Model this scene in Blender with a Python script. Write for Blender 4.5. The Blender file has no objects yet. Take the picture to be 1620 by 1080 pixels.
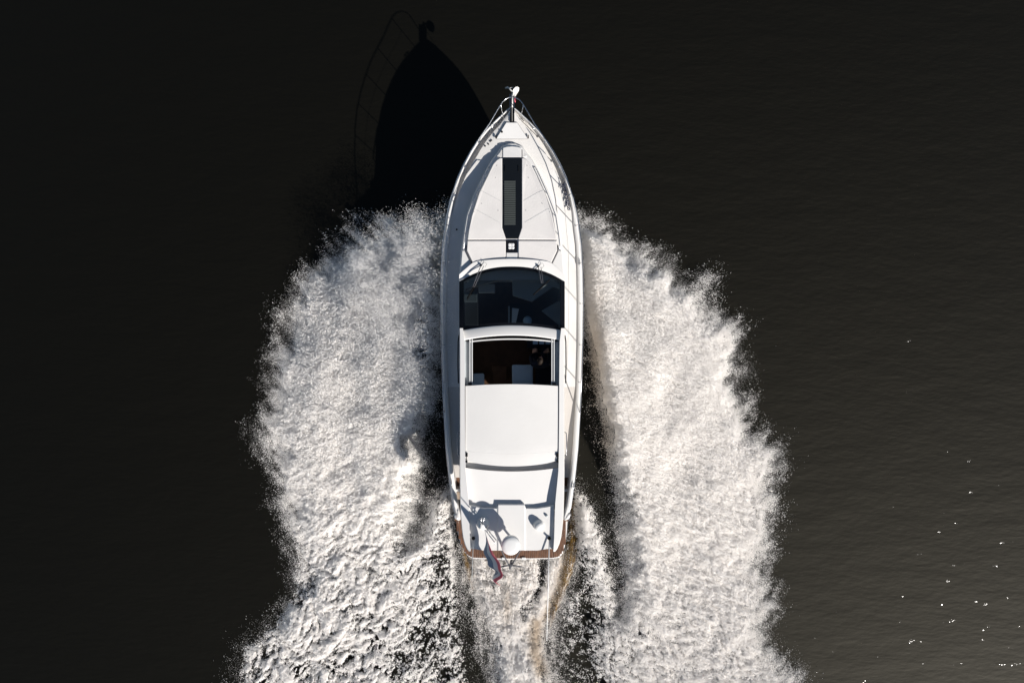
import bpy, bmesh, math, random
import numpy as np
from mathutils import Vector, Matrix

R = math.radians
random.seed(4)
RNG = np.random.default_rng(11)
scene = bpy.context.scene
COL = scene.collection

# ------------------------------------------------------------------ camera, sky, sun, exposure
CAM_H = 24.0                      # drone height above the water, metres
FPX = 1300.0                      # focal length in photo pixels (1620 wide)
cam_d = bpy.data.cameras.new('camera')
cam_d.sensor_width = 36.0
cam_d.lens = FPX / 1620.0 * 36.0
cam_d.clip_start = 0.1
cam_d.clip_end = 6000
cam = bpy.data.objects.new('camera', cam_d)
COL.objects.link(cam)
cam.location = (0, 0, CAM_H)
cam.rotation_euler = (0, 0, 0)
scene.camera = cam

SUN_EL = R(32.5)
SUN_AZ = (0.69, -0.724)           # horizontal direction towards the sun (aft, starboard)
to_sun = Vector((SUN_AZ[0] * math.cos(SUN_EL), SUN_AZ[1] * math.cos(SUN_EL), math.sin(SUN_EL))).normalized()
sun_d = bpy.data.lights.new('sun', 'SUN')
sun_d.energy = 5.0
sun_d.angle = R(0.5)
sun_d.color = (1.0, 0.955, 0.90)
sun = bpy.data.objects.new('sun', sun_d)
COL.objects.link(sun)
sun.rotation_euler = to_sun.to_track_quat('Z', 'Y').to_euler()
sun.location = (20, -20, 30)

world = bpy.data.worlds.new('World')
scene.world = world
world.use_nodes = True
wn = world.node_tree
bg = wn.nodes['Background']
sky = wn.nodes.new('ShaderNodeTexSky')
sky.sky_type = 'NISHITA'
sky.sun_disc = False
sky.sun_elevation = SUN_EL
sky.sun_rotation = math.atan2(to_sun.x, to_sun.y)
sky.air_density = 1.0
sky.dust_density = 0.4
sky.ozone_density = 1.5
wn.links.new(sky.outputs[0], bg.inputs[0])
bg.inputs[1].default_value = 0.05

scene.view_settings.view_transform = 'Standard'
scene.view_settings.look = 'None'
scene.view_settings.gamma = 1.0
scene.view_settings.use_curve_mapping = False
scene.view_settings.exposure = 0.50
scene.cycles.use_denoising = True
scene.cycles.max_bounces = 8
scene.cycles.diffuse_bounces = 4
scene.cycles.transparent_max_bounces = 16

# ------------------------------------------------------------------ helpers
def W(u, v, z):
    """the point at height z that shows at photo position (u, v)"""
    s = (CAM_H - z) / FPX
    return Vector(((u - 810.0) * s, (540.0 - v) * s, z))

def lerp(tab, t):
    xs = [a[0] for a in tab]; ys = [a[1] for a in tab]
    return float(np.interp(t, xs, ys))

MATS = {}
def new_mat(name):
    m = bpy.data.materials.new(name); m.use_nodes = True
    MATS[name] = m
    return m, m.node_tree, m.node_tree.nodes['Principled BSDF']

def simple(name, col, rough=0.5, metal=0.0, var=0.06, vscale=3.0, bump=0.0, bscale=40.0, ior=1.5, coat=0.0):
    m, nt, b = new_mat(name)
    b.inputs['Roughness'].default_value = rough
    b.inputs['Metallic'].default_value = metal
    b.inputs['IOR'].default_value = ior
    b.inputs['Coat Weight'].default_value = coat
    tc = nt.nodes.new('ShaderNodeTexCoord')
    nz = nt.nodes.new('ShaderNodeTexNoise'); nz.inputs['Scale'].default_value = vscale
    nz.inputs['Detail'].default_value = 6
    nt.links.new(tc.outputs['Object'], nz.inputs['Vector'])
    rp = nt.nodes.new('ShaderNodeValToRGB')
    rp.color_ramp.elements[0].position = 0.3; rp.color_ramp.elements[1].position = 0.7
    rp.color_ramp.elements[0].color = tuple(c * (1 - var) for c in col) + (1,)
    rp.color_ramp.elements[1].color = tuple(min(1, c * (1 + var)) for c in col) + (1,)
    nt.links.new(nz.outputs['Fac'], rp.inputs[0])
    nt.links.new(rp.outputs[0], b.inputs['Base Color'])
    if bump:
        n2 = nt.nodes.new('ShaderNodeTexNoise'); n2.inputs['Scale'].default_value = bscale
        n2.inputs['Detail'].default_value = 4
        nt.links.new(tc.outputs['Object'], n2.inputs['Vector'])
        bp = nt.nodes.new('ShaderNodeBump'); bp.inputs['Strength'].default_value = bump
        bp.inputs['Distance'].default_value = 0.01
        nt.links.new(n2.outputs['Fac'], bp.inputs['Height'])
        nt.links.new(bp.outputs[0], b.inputs['Normal'])
    return m

simple('gelcoat', (0.67, 0.655, 0.632), 0.28, var=0.025, vscale=1.2)
simple('nonskid', (0.62, 0.60, 0.572), 0.7, var=0.04, vscale=2.0, bump=0.5, bscale=160)
simple('deck_beige', (0.47, 0.44, 0.41), 0.75, var=0.04, vscale=2.0, bump=0.4, bscale=160)
simple('cushion', (0.64, 0.612, 0.585), 0.8, var=0.04, vscale=2.5, bump=0.35, bscale=30)
simple('canvas', (0.66, 0.642, 0.615), 0.75, var=0.02, vscale=1.4, bump=0.25, bscale=14)
simple('seam', (0.10, 0.10, 0.11), 0.6)
simple('black_frame', (0.008, 0.009, 0.012), 0.25)
simple('black_glass', (0.006, 0.007, 0.008), 0.06)
simple('rubber', (0.006, 0.006, 0.007), 0.6)
simple('steel', (0.62, 0.62, 0.63), 0.22, metal=1.0, var=0.05)
simple('galvanised', (0.62, 0.61, 0.58), 0.45, metal=0.25, var=0.15, vscale=20)
simple('slat_grey', (0.055, 0.062, 0.058), 0.5)
simple('rope_navy', (0.03, 0.035, 0.06), 0.9)
simple('rope_pale', (0.30, 0.29, 0.27), 0.9)
simple('dash_grey', (0.36, 0.39, 0.40), 0.6)
simple('upholstery', (0.42, 0.43, 0.43), 0.7)
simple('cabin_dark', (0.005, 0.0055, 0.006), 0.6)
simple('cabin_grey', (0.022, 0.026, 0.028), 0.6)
simple('reflection_cream', (0.34, 0.31, 0.27), 0.5)  # cream that paints a sunlight reflection over the dash
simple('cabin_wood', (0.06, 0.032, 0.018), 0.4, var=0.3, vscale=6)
simple('pale_blue', (0.42, 0.55, 0.66), 0.6)
simple('paper', (0.72, 0.70, 0.68), 0.8)
simple('flag_red', (0.70, 0.13, 0.17), 0.8)
simple('flag_white', (0.75, 0.73, 0.72), 0.8)
simple('flag_blue', (0.21, 0.26, 0.34), 0.8)
simple('skin', (0.50, 0.29, 0.20), 0.55)
simple('hair', (0.022, 0.016, 0.012), 0.6)
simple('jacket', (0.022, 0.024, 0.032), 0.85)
simple('trousers', (0.03, 0.032, 0.045), 0.85)
simple('antifoul', (0.02, 0.022, 0.03), 0.6)
simple('plastic_white', (0.68, 0.675, 0.66), 0.35, var=0.02)
for q_ in ('rubber', 'hair', 'jacket', 'trousers', 'seam', 'cabin_dark', 'cabin_grey', 'cabin_wood', 'rope_navy', 'black_frame'):
    MATS[q_].node_tree.nodes['Principled BSDF'].inputs['Specular IOR Level'].default_value = 0.10
simple('teak_light', (0.27, 0.21, 0.16), 0.7, var=0.15, vscale=12)

def teak():
    m, nt, b = new_mat('teak')
    tc = nt.nodes.new('ShaderNodeTexCoord')
    mp = nt.nodes.new('ShaderNodeMapping'); mp.inputs['Scale'].default_value = (16, 2.2, 4)
    nz = nt.nodes.new('ShaderNodeTexNoise'); nz.inputs['Scale'].default_value = 2.2; nz.inputs['Detail'].default_value = 8
    rp = nt.nodes.new('ShaderNodeValToRGB')
    rp.color_ramp.elements[0].position = 0.3; rp.color_ramp.elements[1].position = 0.72
    rp.color_ramp.elements[0].color = (0.045, 0.018, 0.009, 1)
    rp.color_ramp.elements[1].color = (0.20, 0.092, 0.045, 1)
    nt.links.new(tc.outputs['Object'], mp.inputs[0]); nt.links.new(mp.outputs[0], nz.inputs['Vector'])
    nt.links.new(nz.outputs['Fac'], rp.inputs[0]); nt.links.new(rp.outputs[0], b.inputs['Base Color'])
    b.inputs['Roughness'].default_value = 0.55
teak()

def glass(name, tint, refl):
    m = bpy.data.materials.new(name); m.use_nodes = True; MATS[name] = m
    nt = m.node_tree; nt.nodes.clear()
    out = nt.nodes.new('ShaderNodeOutputMaterial')
    tr = nt.nodes.new('ShaderNodeBsdfTransparent'); tr.inputs[0].default_value = tint + (1,)
    gl = nt.nodes.new('ShaderNodeBsdfGlossy'); gl.inputs['Roughness'].default_value = 0.03
    fr = nt.nodes.new('ShaderNodeFresnel'); fr.inputs[0].default_value = refl
    mx = nt.nodes.new('ShaderNodeMixShader')
    nt.links.new(fr.outputs[0], mx.inputs[0]); nt.links.new(tr.outputs[0], mx.inputs[1])
    nt.links.new(gl.outputs[0], mx.inputs[2]); nt.links.new(mx.outputs[0], out.inputs[0])
glass('tinted_glass', (0.50, 0.58, 0.60), 1.55)
glass('side_glass', (0.10, 0.12, 0.13), 1.5)

class MB:
    def __init__(self): self.v = []; self.f = []
    def add(self, vs, fs):
        n = len(self.v)
        self.v += [Vector(p) for p in vs]
        self.f += [tuple(i + n for i in f) for f in fs]
        return self
    def box(self, x0, x1, y0, y1, z0, z1):
        return self.add([(x0, y0, z0), (x1, y0, z0), (x1, y1, z0), (x0, y1, z0), (x0, y0, z1), (x1, y0, z1), (x1, y1, z1), (x0, y1, z1)],
                        [(3, 2, 1, 0), (4, 5, 6, 7), (0, 1, 5, 4), (1, 2, 6, 5), (2, 3, 7, 6), (3, 0, 4, 7)])
    def obox(self, c, ax, ay, az, sx, sy, sz):
        c = Vector(c); ax = Vector(ax).normalized() * sx / 2; ay = Vector(ay).normalized() * sy / 2; az = Vector(az).normalized() * sz / 2
        vs = [c + i * ax + j * ay + k * az for k in (-1, 1) for j in (-1, 1) for i in (-1, 1)]
        return self.add(vs, [(0, 2, 3, 1), (4, 5, 7, 6), (0, 1, 5, 4), (1, 3, 7, 5), (3, 2, 6, 7), (2, 0, 4, 6)])
    def loft(self, secs, ring=True, cap=True):
        n = len(secs[0]); vs = [p for s in secs for p in s]; fs = []
        for i in range(len(secs) - 1):
            for j in range(n if ring else n - 1):
                k = (j + 1) % n
                fs.append((i * n + j, i * n + k, (i + 1) * n + k, (i + 1) * n + j))
        if ring and cap:
            fs.append(tuple(range(n))[::-1]); fs.append(tuple((len(secs) - 1) * n + j for j in range(n)))
        return self.add(vs, fs)
    def tube(self, path, r, n=6):
        path = [Vector(p) for p in path]; secs = []; up = Vector((0.13, 0.21, 0.97)).normalized()
        for i, p in enumerate(path):
            t = (path[min(i + 1, len(path) - 1)] - path[max(i - 1, 0)]).normalized()
            a = t.cross(up)
            if a.length < 1e-3: a = t.cross(Vector((1, 0, 0)))
            a.normalize(); b = a.cross(t)
            rr = r[i] if isinstance(r, (list, tuple)) else r
            secs.append([p + rr * (math.cos(2 * math.pi * k / n) * a + math.sin(2 * math.pi * k / n) * b) for k in range(n)])
        return self.loft(secs)
    def lathe(self, c, prof, n=24, axis=(0, 0, 1)):
        c = Vector(c); az = Vector(axis).normalized()
        ax = az.orthogonal().normalized(); ay = az.cross(ax)
        secs = [[c + h * az + r * (math.cos(2 * math.pi * k / n) * ax + math.sin(2 * math.pi * k / n) * ay) for k in range(n)] for r, h in prof]
        return self.loft(secs)
    def prism(self, top, depth):
        """top: outline points (Vectors); depth: thickness downwards"""
        n = len(top); top = [Vector(p) for p in top]; bot = [p - Vector((0, 0, depth)) for p in top]
        a = sum(top[i].x * top[(i + 1) % n].y - top[(i + 1) % n].x * top[i].y for i in range(n))
        if a < 0: top.reverse(); bot.reverse()
        return self.add(top + bot, [tuple(range(n)), tuple(range(2 * n - 1, n - 1, -1))] + [(i, i + n, (i + 1) % n + n, (i + 1) % n) for i in range(n)])
    def grid(self, rows, thick=0.0):
        nr, nc = len(rows), len(rows[0]); vs = [Vector(p) for r in rows for p in r]; fs = []
        for i in range(nr - 1):
            for j in range(nc - 1):
                fs.append((i * nc + j, (i + 1) * nc + j, (i + 1) * nc + j + 1, i * nc + j + 1))
        if thick:
            n = nr * nc; d = Vector((0, 0, thick)); vs += [p - d for p in vs]
            fs += [tuple(a + n for a in f[::-1]) for f in fs]
            per = [j for j in range(nc)] + [i * nc + nc - 1 for i in range(1, nr)] + [(nr - 1) * nc + j for j in range(nc - 2, -1, -1)] + [i * nc for i in range(nr - 2, 0, -1)]
            for k in range(len(per)):
                a, b = per[k], per[(k + 1) % len(per)]
                fs.append((a, b, b + n, a + n))
        return self.add(vs, fs)
    def build(self, name, mat, parent=None, smooth=False, bevel=0.0, seg=2, autosmooth=None):
        off = Vector((0, 0, 0)); p = parent
        while p is not None: off += p.location; p = p.parent
        me = bpy.data.meshes.new(name)
        me.from_pydata([tuple(v - off) for v in self.v], [], self.f)
        bm = bmesh.new(); bm.from_mesh(me)
        bmesh.ops.recalc_face_normals(bm, faces=bm.faces)
        bm.to_mesh(me); bm.free()
        me.materials.append(MATS[mat] if isinstance(mat, str) else mat)
        o = bpy.data.objects.new(name, me); COL.objects.link(o)
        if parent is not None: o.parent = parent
        if smooth:
            for f in me.polygons: f.use_smooth = True
            if autosmooth:
                me.set_sharp_from_angle(angle=R(autosmooth))
        if bevel:
            md = o.modifiers.new('bevel', 'BEVEL'); md.width = bevel; md.segments = seg; md.limit_method = 'ANGLE'; md.angle_limit = R(35)
            md.harden_normals = False
        return o

def tag(o, label=None, cat=None, group=None, kind=None):
    if label: o['label'] = label
    if cat: o['category'] = cat
    if group: o['group'] = group
    if kind: o['kind'] = kind
    return o
def empty(name, loc=(0, 0, 0)):
    o = bpy.data.objects.new(name, None); COL.objects.link(o); o.location = loc; o.empty_display_size = 0.2
    return o

# ------------------------------------------------------------------ noise (numpy gradient noise)
def perlin(x, y, seed):
    r = np.random.default_rng(seed); n = 256
    perm = r.permutation(n); perm = np.concatenate([perm, perm])
    ang = r.random(n) * 2 * np.pi; gx, gy = np.cos(ang), np.sin(ang)
    xi = np.floor(x).astype(int); yi = np.floor(y).astype(int); xf = x - xi; yf = y - yi
    xi &= 255; yi &= 255
    def g(ix, iy, dx, dy):
        h = perm[perm[ix & 255] + (iy & 255)]
        return gx[h] * dx + gy[h] * dy
    s = xf * xf * xf * (xf * (xf * 6 - 15) + 10); t = yf * yf * yf * (yf * (yf * 6 - 15) + 10)
    a = g(xi, yi, xf, yf); b = g(xi + 1, yi, xf - 1, yf); c = g(xi, yi + 1, xf, yf - 1); d = g(xi + 1, yi + 1, xf - 1, yf - 1)
    return (a + s * (b - a) + t * ((c + s * (d - c)) - (a + s * (b - a)))) * 1.5
def fbm(x, y, scale, octs, seed, gain=0.5, mode='n'):
    out = np.zeros_like(x); amp = 1.0; f = 1.0 / scale; tot = 0
    for k in range(octs):
        n = perlin(x * f + 17.3 * k, y * f - 9.1 * k, seed + k)
        if mode == 'b': n = np.abs(n) * 2 - 0.5
        out += amp * n; tot += amp; amp *= gain; f *= 2.03
    return out / tot
def sstep(a, b, x):
    t = np.clip((x - a) / (b - a), 0, 1); return t * t * (3 - 2 * t)

# ------------------------------------------------------------------ water
def water_material():
    m, nt, b = new_mat('river_water')
    N = nt.nodes.new; L = nt.links.new
    b.inputs['Base Color'].default_value = (0.0004, 0.0004, 0.0002, 1)
    b.inputs['IOR'].default_value = 1.333
    b.inputs['Roughness'].default_value = 0.57
    b.inputs['Specular IOR Level'].default_value = 0.40
    b.inputs['Specular Tint'].default_value = (1.0, 0.92, 0.72, 1)
    tc = N('ShaderNodeTexCoord')
    mp = N('ShaderNodeMapping'); mp.inputs['Rotation'].default_value = (0, 0, R(35)); mp.inputs['Scale'].default_value = (0.55, 1.6, 1)
    L(tc.outputs['Object'], mp.inputs[0])
    n1 = N('ShaderNodeTexNoise'); n1.inputs['Scale'].default_value = 1.1; n1.inputs['Detail'].default_value = 3
    n2 = N('ShaderNodeTexNoise'); n2.inputs['Scale'].default_value = 5.5; n2.inputs['Detail'].default_value = 3
    L(mp.outputs[0], n1.inputs['Vector']); L(mp.outputs[0], n2.inputs['Vector'])
    b1 = N('ShaderNodeBump'); b1.inputs['Strength'].default_value = 1; b1.inputs['Distance'].default_value = 0.018
    b2 = N('ShaderNodeBump'); b2.inputs['Strength'].default_value = 1; b2.inputs['Distance'].default_value = 0.006
    L(n1.outputs['Fac'], b1.inputs['Height']); L(n2.outputs['Fac'], b2.inputs['Height'])
    L(b1.outputs[0], b2.inputs['Normal']); L(b2.outputs[0], b.inputs['Normal'])
    # sharp little wavelets: here and there one is steep enough to mirror the sun
    n3 = N('ShaderNodeTexNoise'); n3.inputs['Scale'].default_value = 1.9; n3.inputs['Detail'].default_value = 2.5
    mp2 = N('ShaderNodeMapping'); mp2.inputs['Rotation'].default_value = (0, 0, R(20)); mp2.inputs['Scale'].default_value = (0.8, 1.25, 1)
    L(tc.outputs['Object'], mp2.inputs[0]); L(mp2.outputs[0], n3.inputs['Vector'])
    mr = N('ShaderNodeMapRange'); mr.interpolation_type = 'SMOOTHSTEP'
    mr.inputs['From Min'].default_value = GL_A; mr.inputs['From Max'].default_value = 0.95
    L(n3.outputs['Fac'], mr.inputs['Value'])
    b3 = N('ShaderNodeBump'); b3.inputs['Strength'].default_value = 1; b3.inputs['Distance'].default_value = GL_D
    L(mr.outputs[0], b3.inputs['Height']); L(b1.outputs[0], b3.inputs['Normal'])
    b.inputs['Coat Weight'].default_value = 0.07
    b.inputs['Coat IOR'].default_value = 1.333
    b.inputs['Coat Roughness'].default_value = 0.085
    L(b3.outputs[0], b.inputs['Coat Normal'])
GL_A, GL_D = 0.42, 0.055
water_material()
edges = [-3000, -600, -150, -60, -30, -15, -5, 0, 5, 15, 30, 60, 150, 600, 3000]
rows = [[(x, y, 0.0) for x in edges] for y in edges]
wobj = MB().grid(rows).build('water', 'river_water')
tag(wobj, 'dark brown-black river water with fine ripples and sun glints', 'water', kind='structure')

# ------------------------------------------------------------------ the motor yacht
boat = empty('motor_yacht', (0, 0, 0))
tag(boat, 'white motor yacht with black windscreen speeding towards the top of the picture', 'motor yacht')

HW = [(168, 0.5), (170, 3), (174, 8.5), (179, 14), (190, 26), (207, 42.5), (222, 54.5), (238, 65), (258, 76), (280, 86), (314, 97), (337, 102.5), (388, 109), (430, 111.3), (474, 112), (548, 111.5),
      (618, 109.5), (655, 107.5), (707, 104.5), (751, 100), (775, 97), (800, 93.5), (819, 88.5)]
ZS = [(150, 2.38), (168, 2.36), (230, 2.27), (280, 2.19), (340, 2.10), (430, 1.97), (550, 1.82), (650, 1.69), (750, 1.56), (830, 1.47)]
def zs(v): return lerp(ZS, v)
def hwx(v): return lerp(HW, v) * (CAM_H - zs(v)) / FPX
def yv(v): return (540 - v) * (CAM_H - zs(v)) / FPX
ST = [168, 169, 171, 174, 179, 184, 190, 198, 207, 215, 222, 230, 238, 248, 258, 270, 280, 297, 314, 337, 360, 388, 410, 430, 474, 510, 548, 585, 618, 655, 680, 707, 730, 751, 775, 800, 819]
ZC = [(168, 1.75), (230, 1.25), (300, 0.75), (400, 0.35), (500, 0.18), (819, 0.08)]
ZK = [(168, 1.55), (200, 1.0), (260, 0.35), (340, -0.1), (450, -0.35), (819, -0.45)]
def hull_section(v):
    h = hwx(v); y = yv(v); z = zs(v); zc = lerp(ZC, v); zk = lerp(ZK, v)
    rake = lerp([(168, 0.55), (230, 0.35), (330, 0.1), (500, 0), (819, 0)], v)
    cf = lerp([(168, 0.3), (200, 0.45), (280, 0.66), (400, 0.82), (550, 0.88), (819, 0.9)], v)
    pts = [(h, y, z - 0.07), (h * 0.985, y, z - 0.16), (h * (0.55 + 0.45 * cf), y - rake * 0.4, zc + (z - zc) * 0.45), (h * cf, y - rake, zc), (h * cf * 0.95, y - rake, zc - 0.05)]
    ring = pts + [(0, y - rake * 1.2, zk)] + [(-x, yy, zz) for x, yy, zz in reversed(pts)]
    return ring
MB().loft([hull_section(v) for v in ST], ring=False).add([p for p in hull_section(819)], [tuple(range(11))]).build('hull', 'gelcoat', boat, smooth=True, autosmooth=40)

def cap_section(v, s):
    h = hwx(v); y = yv(v); z = zs(v)
    w = min(lerp([(168, 0.06), (290, 0.06), (350, 0.13), (819, 0.13)], v), h * 0.75)
    return [(s * (h + 0.006), y, z - 0.10), (s * (h + 0.004), y, z - 0.04), (s * (h - w * 0.35), y, z + 0.012), (s * (h - w * 0.75), y, z + 0.012), (s * (h - w), y, z - 0.02), (s * (h - w - 0.004), y, z - 0.26)]
for s in (-1, 1):
    MB().loft([cap_section(v, s) for v in ST], ring=True).build('gunwale', 'gelcoat', boat, smooth=True, autosmooth=45)
    # rub rail outside the gunwale
    MB().tube([(s * (hwx(v) + 0.008), yv(v), zs(v) - 0.065) for v in ST], 0.016, 5).build('rub_rail', 'steel', boat, smooth=True)

CAB = 83.0
def inner_px(v): return 0.0 if v < 430 else CAB
DROP = 0.055
for s in (-1, 1):
    fw = []
    for v in [q for q in ST if 171 <= q <= 430] + [430, 474, 510, 548, 585, 612]:
        H_ = hwx(v); w = min(lerp([(168, 0.06), (290, 0.06), (350, 0.11)], v), H_ * 0.6)
        g = min(lerp([(171, 0.19), (250, 0.19), (290, 0.13), (345, 0.004)], v), H_ * 0.35)          # sunk waterway inside the bulwark
        lift = lerp([(171, 0.03), (260, 0.03), (345, -DROP)], v)
        h = max(0.004, H_ - w); y = yv(v); z = zs(v)
        xi = 0.0 if v < 430 else 1.36
        hd_ = max(0.003, h - g); row = []
        for k in range(7):
            x = xi + (hd_ - xi) * k / 6
            row.append((s * x, y, z + lift + 0.04 * (1 - (x / max(hd_, 0.01)) ** 2) * (1 if v < 430 else 0.3)))
        zg = z - lerp([(171, 0.20), (270, 0.20), (345, DROP + 0.002)], v)
        row.append((s * (hd_ + 0.004), y, min(zg, z + lift - 0.002))); row.append((s * (h + 0.012), y, zg))
        fw.append(row)
    MB().grid(fw).build('side_deck', 'nonskid', boat, smooth=True, autosmooth=30)
    aw = []
    for v in [612, 640, 680, 707, 730, 751, 757]:
        h = hwx(v) - 0.11; y = yv(v); d = lerp([(612, 0), (680, 0.10), (757, 0.16)], v); z = zs(v) - DROP - d + 0.002
        aw.append([(s * (1.33 + (h - 1.33) * k / 4), y, z) for k in range(5)])
    MB().grid(aw).build('aft_side_deck', 'deck_beige', boat, smooth=True)
    # inner bulwark face down to the aft deck
    bw = [[(s * (hwx(v) - 0.125), yv(v), zs(v) - 0.02) for v in (612, 640, 680, 707, 730, 751, 775, 800, 819)],
          [(s * (hwx(v) - 0.130), yv(v), zs(v) - 0.65) for v in (612, 640, 680, 707, 730, 751, 775, 800, 819)]]
    MB().grid(bw).build('bulwark', 'gelcoat', boat)
    # curved end of the bulwark
    MB().tube([W(810 + s * 90, 812, 1.45), W(810 + s * 87.5, 818, 1.46), W(810 + s * 84.5, 820, 1.42), W(810 + s * 83, 820, 1.30)], [0.06, 0.06, 0.05, 0.04], 8).build('bulwark_end', 'gelcoat', boat, smooth=True)

# ---- foredeck trunk (raised coach roof)
TR = [(228, 9), (231, 16), (240, 22), (253, 32), (267, 40), (279, 46), (305, 59), (341, 72.5), (370, 77), (396, 80), (427, 82.5), (443, 83)]
def ztr(v): return lerp([(228, 2.40), (260, 2.46), (341, 2.50), (443, 2.50)], v)
secs = []
for v in (228, 231, 235, 240, 246, 253, 267, 279, 292, 305, 322, 341, 370, 396, 415, 427, 443):
    z = ztr(v); s0 = (CAM_H - z) / FPX; h = lerp(TR, v) * s0; y = (540 - v) * s0; zd = zs(v) - 0.12
    pts = [(h + 0.035, y + (0.03 if v == 228 else 0), zd), (h + 0.015, y, z - 0.05), (h - 0.03, y, z - 0.004), (h * 0.6, y, z + 0.02), (0, y, z + 0.03)]
    secs.append(pts + [(-x, yy, zz) for x, yy, zz in reversed(pts[:-1])])
MB().loft(secs, ring=True).build('coach_roof', 'gelcoat', boat, smooth=True, autosmooth=38)

# sun pads, split by the skylight
PAD = [(250, 19), (253, 24), (260, 30), (279, 39), (305, 52), (341, 63.5), (365, 68.5), (380, 70.5), (396, 71.5)]
def zpad(v): return ztr(v) + 0.075
for s in (-1, 1):
    outer = [W(810 + s * lerp(PAD, v), v, zpad(v)) for v in (250, 253, 260, 270, 279, 292, 305, 322, 341, 365, 379)]
    inn = [W(810 + s * 15.6, v, zpad(v)) for v in (360, 330, 300, 275, 250)]
    MB().prism(outer + [W(810 + s * 10, 378.6, zpad(379)), W(810 + s * 10.2, 376, zpad(379))] + inn, 0.07).build('sun_pad', 'cushion', boat, bevel=0.018, seg=3)
    hd = [W(810 + s * 10, 380.6, zpad(380) + .006), W(810 + s * 70.6, 380.6, zpad(380) + .006), W(810 + s * 71.5, 396, zpad(396) + .012), W(810 + s * 61, 418, zpad(418)), W(810 + s * 45, 413.6, zpad(418)), W(810 + s * 28, 410.5, zpad(418)), W(810 + s * 10, 409, zpad(418))]
    MB().prism(hd, 0.085).build('headrest_pad', 'cushion', boat, bevel=0.02, seg=3)
    MB().tube([W(810 + s * 72.6, 388, ztr(390) + .03), W(810 + s * 73, 397, ztr(397) + .03), W(810 + s * 62, 420, ztr(418) + .035)], 0.016, 5).build('pad_gap', 'seam', boat)
    # quilting seams on the pads
    for (a, b) in (((20, 352), (60, 330)), ((18, 318), (52, 300)), ((13, 392), (66, 389))):
        MB().tube([W(810 + s * (a[0] + (b[0] - a[0]) * t), a[1] + (b[1] - a[1]) * t, zpad(a[1]) + 0.0005) for t in (0, .25, .5, .75, 1)], 0.0022, 4).build('stitching', 'dash_grey', boat)
    for (du, v) in ((26, 281), (48, 282 + 40), (22, 333), (60, 335), (24, 262)):
        MB().lathe(W(810 + s * du, v, zpad(v) + 0.001), [(0.001, 0.002), (0.008, 0.002), (0.009, -0.004)], 8).build('snap_button', 'steel', boat)
    # stainless hand rail along the coach roof edge
    pts = []
    for v in (264, 268, 279, 305, 341, 370, 394, 397):
        z = ztr(v) + (0.0 if v in (264, 397) else 0.085)
        pts.append(W(810 + s * (lerp(TR, v) - 2.0 - (0.0 if v < 300 else 1.5)), v, z))
    rl = MB().tube(pts, 0.013, 6).build('hand_rail', 'steel', boat, smooth=True)
    for v in (305, 341, 370):
        p = W(810 + s * (lerp(TR, v) - 3.5), v, ztr(v) + 0.085)
        MB().tube([p, p - Vector((0, 0, 0.10))], 0.010, 6).build('rail_foot', 'steel', rl)
# front hatch cover ahead of the skylight
MB().prism([W(795.6, 234, ztr(240) + .055), W(802, 232.2, ztr(240) + .06), W(810, 231.6, ztr(240) + .062), W(818, 232.2, ztr(240) + .06), W(825, 234, ztr(240) + .055), W(825, 248.6, ztr(248) + .06), W(795.6, 248.6, ztr(248) + .06)], 0.06).build('foredeck_hatch', 'gelcoat', boat, bevel=0.012)
for s in (-1, 1):
    MB().prism([W(810 + s * 16.2, 236, ztr(240) + .05), W(810 + s * 20, 242, ztr(240) + .05), W(810 + s * 24, 247, ztr(247) + .05), W(810 + s * 18, 248.6, ztr(248) + .05), W(810 + s * 16.2, 248.6, ztr(248) + .05)], 0.05).build('hatch_flank', 'nonskid', boat, bevel=0.01)
# skylight
zk = lambda v: ztr(v) + 0.068
MB().prism([W(795.3, 250, zk(250)), W(825.2, 250, zk(250)), W(825.2, 360.5, zk(360)), W(819.6, 377.5, zk(377)), W(800.8, 377.5, zk(377)), W(795.3, 360.5, zk(360))], 0.05).build('skylight', 'black_glass', boat)
bl = MB()
for k in range(24):
    v = 286.2 + k * 2.93
    p = [W(797.8, v, zk(v) + 0.006), W(815.6, v, zk(v) + 0.006), W(815.6, v + 2.1, zk(v) + 0.009), W(797.8, v + 2.1, zk(v) + 0.009)]
    bl.prism(p, 0.004)
tag(bl.build('roller_blind', 'slat_grey', boat), kind='stuff')
for u in (799.5, 820.5):
    MB().obox(W(u, 267, zk(267) + 0.006), (1, 0, 0), (0, 1, 0), (0, 0, 1), 0.02, 0.16, 0.012).build('skylight_hinge', 'cabin_dark', boat, bevel=0.004)
# square deck vent with a cross-shaped cover
zv = ztr(390) + 0.06
vent = MB().prism([W(799.8, 380, zv), W(818.4, 380, zv), W(818.4, 399, zv), W(799.8, 399, zv)], 0.05).build('deck_vent', 'black_frame', boat, bevel=0.006)
pet = MB()
for k in range(4):
    a = R(45 + 90 * k); c = W(809, 389.5, zv + 0.008)
    pet.lathe(c + Vector((math.cos(a) * 0.062, math.sin(a) * 0.062, 0)), [(0.001, 0.008), (0.032, 0.006), (0.038, 0.0), (0.036, -0.012)], 8)
pet.box(c.x - 0.075, c.x + 0.075, c.y - 0.012, c.y + 0.012, zv - .004, zv + 0.004)
pet.box(c.x - 0.012, c.x + 0.012, c.y - 0.075, c.y + 0.075, zv - .003, zv + 0.005)
pet.build('vent_cover', 'plastic_white', vent, smooth=True, autosmooth=40)
MB().prism([W(801.2, 399.6, zv + .01), W(818.6, 399.6, zv + .01), W(818.6, 409.6, zv + .02), W(801.2, 409.6, zv + .02)], 0.07).build('vent_pedestal', 'gelcoat', boat, bevel=0.01)

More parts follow.
